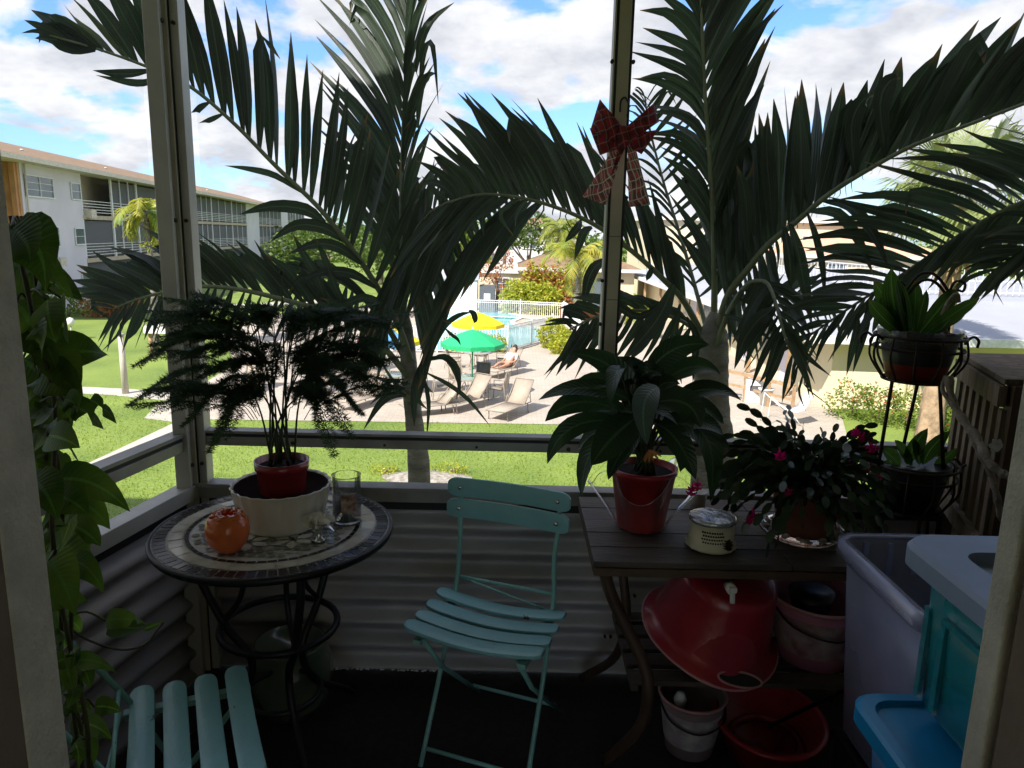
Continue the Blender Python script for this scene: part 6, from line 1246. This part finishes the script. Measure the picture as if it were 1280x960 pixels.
for i, (a, c, b2, w_) in enumerate(BL): dy = rb.uniform(-.06,.06); m.leaf(at_y(*a,2.17+dy*.3), at_y(*c,2.17+dy), at_y(*b2,2.17+dy*1.5), w_*1.25*2.2/920, Vector((rb.gauss(0,.3),-1,.2)), n=9, fold=.35, prof=lambda t: (.55+.45*sin(pi*min(1,t*1.0))) if t < .75 else max(.02,(1-(t-.75)/.25)**.6)*.87)
m.build('leaves', MAT['brome'], br)
v0 = Vector((s0.x-.004, s0.y, zL0+.004)); hL = zL1-zL0; lpv = thing('lower_pot', 'dark pot in the lower basket of the iron stand', 'pot', v0)
m = MB(); m.lathe([(0,0),(.082,0),(.112,hL),(.106,hL),(0,hL*.85)], v0, 32); m.build('body', MAT['blackp'], lpv)
m = MB(); m.lathe([(0,hL*.87),(.105,hL*.86)], v0, 20, smooth=False); m.build('soil', MAT['soil'], lpv)
oc_ = thing('orchid_plant', 'small plant with broad upright leaves in the lower basket', 'plant', v0+Vector((0,0,hL))); m = MB()
for a, c, b2, w_ in (((1135,580),(1138,558),(1160,535),20),((1155,580),(1158,560),(1188,538),19),((1125,582),(1112,566),(1102,562),16),((1140,582),(1128,560),(1118,550),12),((1168,582),(1186,570),(1196,560),13),((1118,582),(1104,580),(1094,590),12),((1150,580),(1146,562),(1140,548),12)): m.leaf(at_y(*a,2.17), at_y(*c,2.14), at_y(*b2,2.12), w_*1.2*2.2/920, (.1,-1,.3), n=8, fold=.25, prof=lilyprof)
m.build('leaves', MAT['brome'], oc_)
# ---- slatted wooden rack, driftwood, ornament
ta, tb = at_y(1198,456,2.36), at_y(1257,470,1.90); zt_ = (ta.z+tb.z)/2; wa, wb_ = Vector((ta.x,2.36,0)), Vector((tb.x,1.90,0)); wr = thing('slatted_rack', 'weathered wooden slatted rack standing at the right wall', 'rack', (wb_.x,wb_.y,FL))
m = MB(); m.prism([(wa.x,wa.y),(wb_.x,wb_.y),(wb_.x+.3,wb_.y-.02),(wa.x+.32,wa.y)], zt_, zt_+.016); m.build('top_board', MAT['greyw'], wr, bevel=.002)
for z in (zt_-.032, zt_-.46): m = MB(); m.bar(wa+Vector((0,0,z)), wb_+Vector((0,0,z)), .02, .055); m.build('rail', MAT['greyw'], wr)
m = MB(); d = wb_-wa
for i in range(7): p = wa+d*(.03+i*.155); m.box((p.x+.014, p.y, zt_-.29), (.014, .034, .44), Matrix.Rotation(atan2(d.y,d.x)-pi/2,3,'Z'))
m.build('slats', MAT['greyw'], wr)
for p in (wa+Vector((.03,.0,0)), wb_+Vector((.035,0,0)), wb_+Vector((.28,0,0)), wa+Vector((.28,-.02,0))): m = MB(); m.box((p.x, p.y, (FL+zt_)/2), (.034,.034,zt_-FL-.001)); m.build('post', MAT['woodedge'], wr)
m = MB(); m.tube(bez([at_y(x,y,Y_) for x,y,Y_ in ((1186,470,2.02),(1190,500,2.0),(1204,525,1.95),(1222,548,1.9),(1234,575,1.85),(1250,590,1.82),(1262,596,1.8))], 26), [.011*(1+.2*sin(i*1.7)) for i in range(27)], 8)
m.tube(bez([at_y(x,y,Y_) for x,y,Y_ in ((1208,530,1.95),(1222,560,1.9),(1238,590,1.88),(1246,620,1.86),(1252,650,1.86))], 20), [.009*(1+.2*sin(i*2.1)) for i in range(21)], 8)
m.tube(bez([at_y(x,y,Y_) for x,y,Y_ in ((1196,512,1.98),(1186,500,2.0),(1178,486,2.02),(1182,470,2.04))], 12), .006, 7); tag(m.build('driftwood', MAT['drift']), 'twisted pale driftwood branch leaning on the slatted rack', 'driftwood')
m = MB(); c = at_y(1243,556,1.84)
for k in range(6): a = 2*pi*k/6; m.leaf(c, c+Vector((.012*cos(a),-.01,.012*sin(a))), c+Vector((.02*cos(a),-.004,.02*sin(a))), .016, (0,-1,0), n=4)
tag(m.build('flower_ornament', MAT['white']), 'small white flower ornament on the driftwood', 'ornament')
m = MB(); c = at_y(1176,352,2.19)
m.tube(bez([at_y(x,y,2.15) for x,y in ((1183,418),(1178,398),(1186,378),(1196,368),(1198,378))],16), .007, 7); tag(m.build('root_tip', MAT['drift']), 'pale aerial root curling over the upper basket', 'root')
# ---- tubs and buckets under the table
rt0 = at_y(890,782,1.95); tl_ = Matrix.Rotation(radians(14),3,'X') @ Matrix.Rotation(radians(10),3,'Y')
tb_ = thing('red_tub', 'large shiny red plastic tub upside down on the lower shelf', 'tub', rt0)
m = MB(); m.lathe([(0,.205),(.118,.205),(.130,.198),(.136,.17),(.168,.03),(.176,.006),(.196,.0),(.200,-.006),(.196,-.008),(.170,.0),(.128,.18),(0,.19)], rt0+Vector((0,.02,-.02)), 64, rot=tl_, wave=lambda a, z: 1+(.10*max(0,cos(a+pi/2))**6 if z < .02 else 0)); m.build('body', MAT['tubred'], tb_)
m = MB(); m.tube([rt0+Vector((0,.02,-.02))+tl_ @ Vector((.199*(1+.10*max(0,cos(a+pi/2))**6)*cos(a), .199*(1+.10*max(0,cos(a+pi/2))**6)*sin(a), -.006)) for a in [2*pi*i/90 for i in range(90)]], .0035, 6, closed=True); m.build('rim', MAT['tubrim'], tb_)
hc = rt0+Vector((0,.02,-.02))+tl_ @ Vector((.035,-.190,.006)); hr = tl_ @ Matrix.Rotation(radians(25),3,'X')
m = MB(); m.lathe([(0,.004),(.05,.004)], hc, 30, rot=hr, sx=1.2, sy=.40, smooth=False); m.build('handle_hole', MAT['dark'], tb_)
m = MB(); m.tube([hc+hr @ Vector((.061*cos(a), .0205*sin(a), .005)) for a in [2*pi*i/30 for i in range(30)]], .003, 6, closed=True); m.build('handle_rim', MAT['tubrim'], tb_)
m = MB(); c = at_y(915,738,1.775); m.tube([c+Vector((0,.03,0)), c], .014, 12); m.tube([c+Vector((0,-.004,.004)), c+Vector((0,-.012,-.03))], .007, 8); m.box(c+Vector((0,-.008,.006)), (.018,.01,.012)); m.build('spigot', MAT['white'], tb_)
def bucket(name, label, c, r0, r1, h, mat, band=None, rim='tubrim', tilt=0, handle=True):
    t = thing(name, label, 'bucket', c); rot = Matrix.Rotation(tilt,3,'X')
    m = MB(); m.lathe([(0,0),(r0,0),(r1,h),(r1-.003,h),(r0-.004,.006),(0,.006)], c, 44, rot=rot); m.build('body', MAT[mat], t)
    m = MB(); m.tube([Vector(c)+rot @ Vector(((r1+.002)*cos(a),(r1+.002)*sin(a),h)) for a in [2*pi*i/44 for i in range(44)]], .005, 6, closed=True); m.build('rim', MAT[rim], t)
    if band:
        f = lambda z: r0+(r1-r0)*z/h+.0015
        m = MB(); m.lathe([(f(h*.22),h*.22),(f(h*.82),h*.82)], c, 44, rot=rot); m.build('print', MAT[band], t)
    if handle: m = MB(); m.tube(bez([Vector(c)+rot @ Vector((s*(r1+.004),-.0-y,h-.02-z)) for s, y, z in ((-1,0,0),(-.75,r1*.75,.03),(0,r1*1.05,.05),(.75,r1*.75,.03),(1,0,0))],20), .003, 6); m.build('handle', MAT['iron'], t)
    return t
bucket('pink_bucket', 'pink bucket with worn picture print on the lower shelf', (at_y(1018,790,1.95).x,1.95,ZSH+.008), .095, .132, at_y(1018,742,1.95).z-ZSH-.01, 'pink', 'paper')
bucket('patterned_bucket', 'pinkish bucket with faded print on the floor under the shelf', (at_z(862,938,FL).x,2.02,FL+.003), .072, .098, .185, 'bucketp', 'paper2')  # plain pinkish grey body colour
t = thing('red_basin', 'dark red round basin on the floor under the shelf', 'basin', (.80,2.0,FL)); m = MB(); m.lathe([(0,0),(.11,0),(.155,.13),(.168,.132),(.168,.140),(.150,.140),(.105,.01),(0,.01)], (.80,2.0,FL+.003), 48, rot=Matrix.Rotation(.12,3,'X')); m.build('body', MAT['tubred'], t)
m = MB(); m.tube([(.80+.10*cos(a), 2.0+.10*sin(a), FL+.05) for a in [2*pi*i/36 for i in range(36)]], .012, 8, closed=True); m.build('inner_ring', MAT['redpot'], t)
m = MB(); m.tube([at_y(962,908,1.96), at_y(1048,866,1.85), at_y(1075,852,1.80)], .006, 8); tag(m.build('garden_stake', MAT['iron']), 'thin dark stick lying across the red basin', 'stick')
m = MB(); c = Vector((at_y(885,715,2.0).x,2.05,ZSH+.2))
# soil and dark plant pots inside the buckets
m = MB(); pb = Vector((at_y(1018,790,1.95).x,1.95,at_y(1018,742,1.95).z-.02)); m.lathe([(0,0),(.05,0),(.062,.06),(0,.055)], pb+Vector((-.02,0,-.03)), 20); tag(m.build('nursery_pot', MAT['blackp']), 'black nursery pot stacked in the pink bucket', 'pot')
m = MB(); m.lathe([(0,0),(.016,.004),(.02,.03),(.012,.05),(0,.052)], (at_y(850,850,2.02).x,2.0,FL+.15), 14); tag(m.build('white_bottle', MAT['white']), 'small pale bottle cap showing in the patterned bucket', 'bottle')
# green jar under the mosaic table
g0 = Vector((at_z(368,880,FL).x, 2.17, FL+.002)); m = MB(); m.lathe([(0,0),(.09,0),(.12,.05),(.135,.12),(.128,.19),(.105,.225),(.112,.24),(.104,.24),(.094,.22),(0,.2)], g0, 44); tag(m.build('glazed_jar', MAT['greenpot']), 'big round green glazed jar on the floor under the mosaic table', 'jar')
# ---- storage bins
def bin_box(x0, x1, y0, y1, z0, z1, taper, mat, t, name='body', th=.003):
    m = MB(); r = .04
    def rr4(x0, x1, y0, y1, z, r=.04):
        P = []
        for cx, cy2, a0 in ((x1-r,y1-r,0),(x0+r,y1-r,pi/2),(x0+r,y0+r,pi),(x1-r,y0+r,3*pi/2)):
            for k in range(6): a = a0+pi/2*k/5; P.append(Vector((cx+r*cos(a), cy2+r*sin(a), z)))
        return P+[P[0]]
    rows = [rr4(x0+taper+.02,x1-taper-.02,y0+taper+.02,y1-taper-.02,z0), rr4(x0+taper,x1-taper,y0+taper,y1-taper,z0+.02), rr4(x0,x1,y0,y1,z1)]
    m.grid(rows); m.add(rows[0][:-1], [tuple(range(24))]); m.build(name, MAT[mat], t, solid=th); return rr4
b1 = thing('clear_bin', 'tall cloudy clear plastic storage bin without a lid', 'storage bin', (1.0,1.5,4.29)); ZC = 4.79
rr4 = bin_box(.812,1.12,1.285,1.69,4.292,ZC,.03,'binclear',b1)
m = MB(); a = rr4(.812,1.12,1.285,1.69,ZC); b2 = rr4(.794,1.14,1.27,1.705,ZC,.055); m.grid([[p+Vector((0,0,.0)) for p in a],[p+Vector((0,0,.006)) for p in a],[p+Vector((0,0,.006)) for p in b2],[p-Vector((0,0,.026)) for p in b2]]); m.build('rim', MAT['binclear'], b1, solid=.003)
m = MB()
for y in (1.36,1.45,1.54,1.63): m.box((1.105,y,ZC-.05), (.012,.014,.09))
for x in (.87,.93,.99,1.05): m.box((x,1.68,ZC-.045), (.012,.010,.08))
build_split(m, 'rib', MAT['binclear'], b1)
b3 = thing('blue_lid_bin', 'storage bin with bright blue lid under the teal bin', 'storage bin', (.85,1.05,FL)); ZB = 4.655
rr4 = bin_box(.675,1.06,.83,1.235,FL+.003,ZB-.02,.05,'bluebody',b3)
m = MB(); a = rr4(.650,1.08,.81,1.262,ZB,.05); cB = Vector((.865,1.035,ZB)); m.grid([[p-Vector((0,0,.03)) for p in a], a, [p+(cB-p)*.03+Vector((0,0,.006)) for p in a], [p+(cB-p)*.12+Vector((0,0,.006)) for p in a], [p+(cB-p)*.14+Vector((0,0,-.004)) for p in a]], smooth=False); m.add([p+(cB-p)*.14+Vector((0,0,-.004)) for p in a[:-1]], [tuple(range(24))]); m.build('lid', MAT['binblue'], b3)
b4 = thing('teal_bin', 'translucent teal storage bin with grey lid stacked on the blue lidded bin', 'storage bin', (.95,1.05,ZB)); ZL = 4.97
rr4 = bin_box(.745,1.07,.83,1.235,ZB+.009,ZL-.02,.010,'binteal',b4)
m = MB(); a = rr4(.712,1.095,.81,1.275,ZL,.055); cL = Vector((.91,1.035,ZL)); sh_ = lambda f, dz: [p+(cL-p)*f+Vector((0,0,dz)) for p in a]
m.grid([sh_(0,-.034), sh_(0,-.002), sh_(.03,.008), sh_(.34,.008), sh_(.37,-.012)], smooth=False); m.add(sh_(.37,-.012)[:-1], [tuple(range(24))]); m.build('lid', MAT['binlid'], b4)
m = MB(); m.box((.737,1.04,ZL-.085), (.024,.17,.010)); m.box((.735,1.04,ZL-.06), (.010,.19,.032)); m.build('handle', MAT['binteal'], b4)
m = MB()
for i in range(5):
    for j in range(9): m.lathe([(0,.0022),(.0035,.0012),(.004,0)], (.752+i*.011+.004*(j%2), .93+j*.011, ZL+.008), 6)
m.build('lid_texture', MAT['binlid'], b4)
m = MB()
for y in (.88,.93,1.15,1.2): m.box((.747,y,(ZB+ZL)/2-.03), (.008,.014,ZL-ZB-.14))
build_split(m, 'rib', MAT['binteal'], b4)
t = thing('cardboard_sheaf', 'blue wrapped bundle seen inside the teal bin', 'bundle', (.92,1.03,ZB+.02)); m = MB(); m.box((.93,1.03,ZB+.085), (.20,.28,.13)); m.build('wrap', MAT['binblue'], t, bevel=.02)
t = thing('folded_cloth', 'pale folded cloth near the bottom of the clear bin', 'cloth', (.97,1.49,4.30)); m = MB(); m.box((.97,1.49,4.37), (.20,.28,.12)); m.build('fold', MAT['paper'], t, bevel=.03)
t = thing('black_crate', 'black crate the clear bin stands on', 'crate', (.98,1.49,FL)); m = MB(); m.box((.98,1.49,(FL+4.286)/2), (.28,.36,4.286-FL)); m.build('body', MAT['blackp'], t, bevel=.01); m = MB(); m.tube([(.84,1.31,4.27),(1.12,1.31,4.27),(1.12,1.67,4.27),(.84,1.67,4.27)], .009, 6, closed=True); m.build('rim', MAT['blackp'], t)
# ---- tartan bow on the mullion
bw = thing('tartan_bow', 'red tartan ribbon bow tied to the tall mullion', 'bow', at_y(778,172,YW-.05)); YB = YW-.055; c0_ = at_y(778,172,YB)
def ribbon_poly(name, px, dep, bulge=.02):
    """a ribbon panel from a px quad grid, bowed toward the room"""
    (a, b_, c, d) = px; rows = []
    for i in range(9):
        u = i/8; row_ = []
        for j in range(7):
            v = j/6; x = (a[0]*(1-v)+b_[0]*v)*(1-u)+(d[0]*(1-v)+c[0]*v)*u; y = (a[1]*(1-v)+b_[1]*v)*(1-u)+(d[1]*(1-v)+c[1]*v)*u
            row_.append(at_y(x, y, YB-dep-bulge*sin(pi*u)-.004*sin(pi*v*3)*u))
        rows.append(row_)
    m = MB(); m.grid(rows); return m.build(name, MAT['plaid2' if name == 'tail' and dep < .01 else 'plaid'], bw, solid=.0012)
ribbon_poly('loop', ((779,160),(777,182),(738,163),(750,124)), .012, .026); ribbon_poly('loop', ((781,160),(781,182),(824,152),(817,129)), .012, .026)
ribbon_poly('loop', ((777,168),(772,186),(750,194),(737,160)), .002, .014); ribbon_poly('loop', ((783,168),(787,184),(802,193),(823,162)), .002, .014)
ribbon_poly('tail', ((769,182),(780,184),(757,256),(728,246)), .0, .012); ribbon_poly('tail', ((784,172),(794,184),(813,256),(786,259)), .0, .012)
ribbon_poly('tail', ((774,180),(784,180),(768,212),(764,222)), .012, .006)
m = MB(); m.lathe([(0,-.032),(.016,-.026),(.022,0),(.016,.026),(0,.032)], c0_+Vector((0,-.024,0)), 18, sy=.6); m.build('knot', MAT['plaid'], bw)
m = MB(); m.tube(bez([at_y(x,y,YB-.005) for x,y in ((775,140),(776,126),(782,122),(786,132),(784,146))],12), .003, 6); m.build('wire_hook', MAT['dark'], bw)
# ---- pothos climbing at the left
po = thing('pothos_vine', 'leafy pothos vine trailing down beside the left door jamb', 'plant', at_z(120,900,FL)); m1, m2, ms = MB(), MB(), MB(); rq = random.Random(31)
def heart(t):
    return (min(1, (t/.16)**.5)*1.0 if t < .16 else 1)*(1 if t < .35 else max(0.0, 1-((t-.35)/.65)**1.25))
PV = [((15,285),(40,300),(38,330),50,0),((22,300),(60,296),(57,365),60,0),((10,330),(50,330),(92,372),62,0),((30,345),(70,352),(104,376),40,0),((58,375),(62,410),(70,428),40,1),((76,372),(86,400),(86,430),34,0),((30,410),(60,420),(70,460),44,0),((70,452),(100,430),(137,445),46,0),((28,450),(60,470),(96,500),60,0),((50,470),(85,470),(104,500),44,0),
 ((40,500),(70,520),(86,550),54,0),((80,500),(100,500),(98,520),26,0),((90,508),(112,512),(130,537),26,0),((112,500),(130,505),(146,530),20,0),((40,540),(80,530),(100,580),50,0),((60,545),(80,545),(100,560),36,1),((70,600),(120,590),(163,640),38,0),((92,630),(115,625),(138,662),40,0),((40,600),(60,610),(72,650),44,0),((70,640),(100,650),(112,690),34,0),((58,690),(90,685),(125,718),48,1),((62,700),(80,720),(95,770),50,0),((90,700),(115,705),(130,742),28,0),((60,660),(80,668),(92,700),36,0),
 ((132,776),(155,770),(182,778),22,2),((96,826),(120,820),(145,840),20,0),((118,884),(135,880),(152,890),22,1),((105,905),(125,905),(140,925),24,1),((90,930),(110,925),(118,955),34,0),((70,760),(80,790),(76,820),40,0),((76,820),(95,850),(88,880),30,0),((60,420),(88,470),(96,500),40,0),((20,380),(45,400),(50,450),54,0),((40,560),(48,600),(60,640),40,0),((58,740),(80,745),(110,752),34,0)]
vp = [(20,270),(36,340),(45,420),(60,500),(66,580),(72,660),(80,740),(86,820),(100,900),(112,975)]
for k, dY in ((0,0),(1,.06),(2,-.05)): ms.tube(bez([at_y(x+8*sin(i*1.3+k*2), y, 1.10+dY) for i, (x, y) in enumerate(vp)], 50), .0035, 6)
for i, (a, c, b2, w_, col) in enumerate(PV):
    Y_ = 1.10+rq.uniform(-.12,.14); A_ = at_y(*a, Y_); (m2 if col == 1 else m1).leaf(A_, at_y(*c, Y_-.03), at_y(*b2, Y_+rq.uniform(-.05,.05)), w_*1.25*Y_/920, Vector((rq.gauss(0,.3),-.8,.5)), n=9, fold=rq.uniform(.1,.4), prof=heart, tw=rq.gauss(0,.25))
    vx = at_y(vp[0][0]+(a[1]-270)*.13, a[1]-6, 1.10); ms.tube(bez([vx, vx.lerp(A_,.5)+Vector((0,0,.012)), A_], 6), .0018, 5)
for k in range(70):
    y = rq.uniform(280, 940); x = 12+(y-270)*.118+rq.gauss(0,13)+(16 if y < 700 else 2); Y_ = rq.uniform(1.0,1.32); a = rq.uniform(.2,2.7); l = rq.uniform(26,46)*(1 if y < 720 else .7)
    (m2 if rq.random() < .2 else m1).leaf(at_y(x,y,Y_), at_y(x+l*.5*cos(a)+6,y+l*.5*sin(a)-6,Y_-.03), at_y(x+l*cos(a),y+l*sin(a),Y_), l*.8*1.2/920, Vector((rq.gauss(0,.5),-.8,.5)), n=7, fold=.25, prof=heart)
ms.tube(bez([at_y(x,y,Y_) for x,y,Y_ in ((80,780,1.12),(110,800,1.15),(150,812,1.2),(180,806,1.22),(196,788,1.24),(204,778,1.25))],22), .0022, 6); m2.leaf(at_y(178,786,1.22), at_y(190,784,1.22), at_y(205,776,1.23), .012, (0,-1,.3), prof=heart)
m1.leaf(at_y(136,778,1.2), at_y(160,790,1.2), at_y(186,782,1.2), .05, (0,-.6,1), n=8, prof=heart)
m1.build('leaves', MAT['pothos'], po); m2.build('pale_leaves', MAT['pothos2'], po); ms.build('stems', MAT['vine'], po)
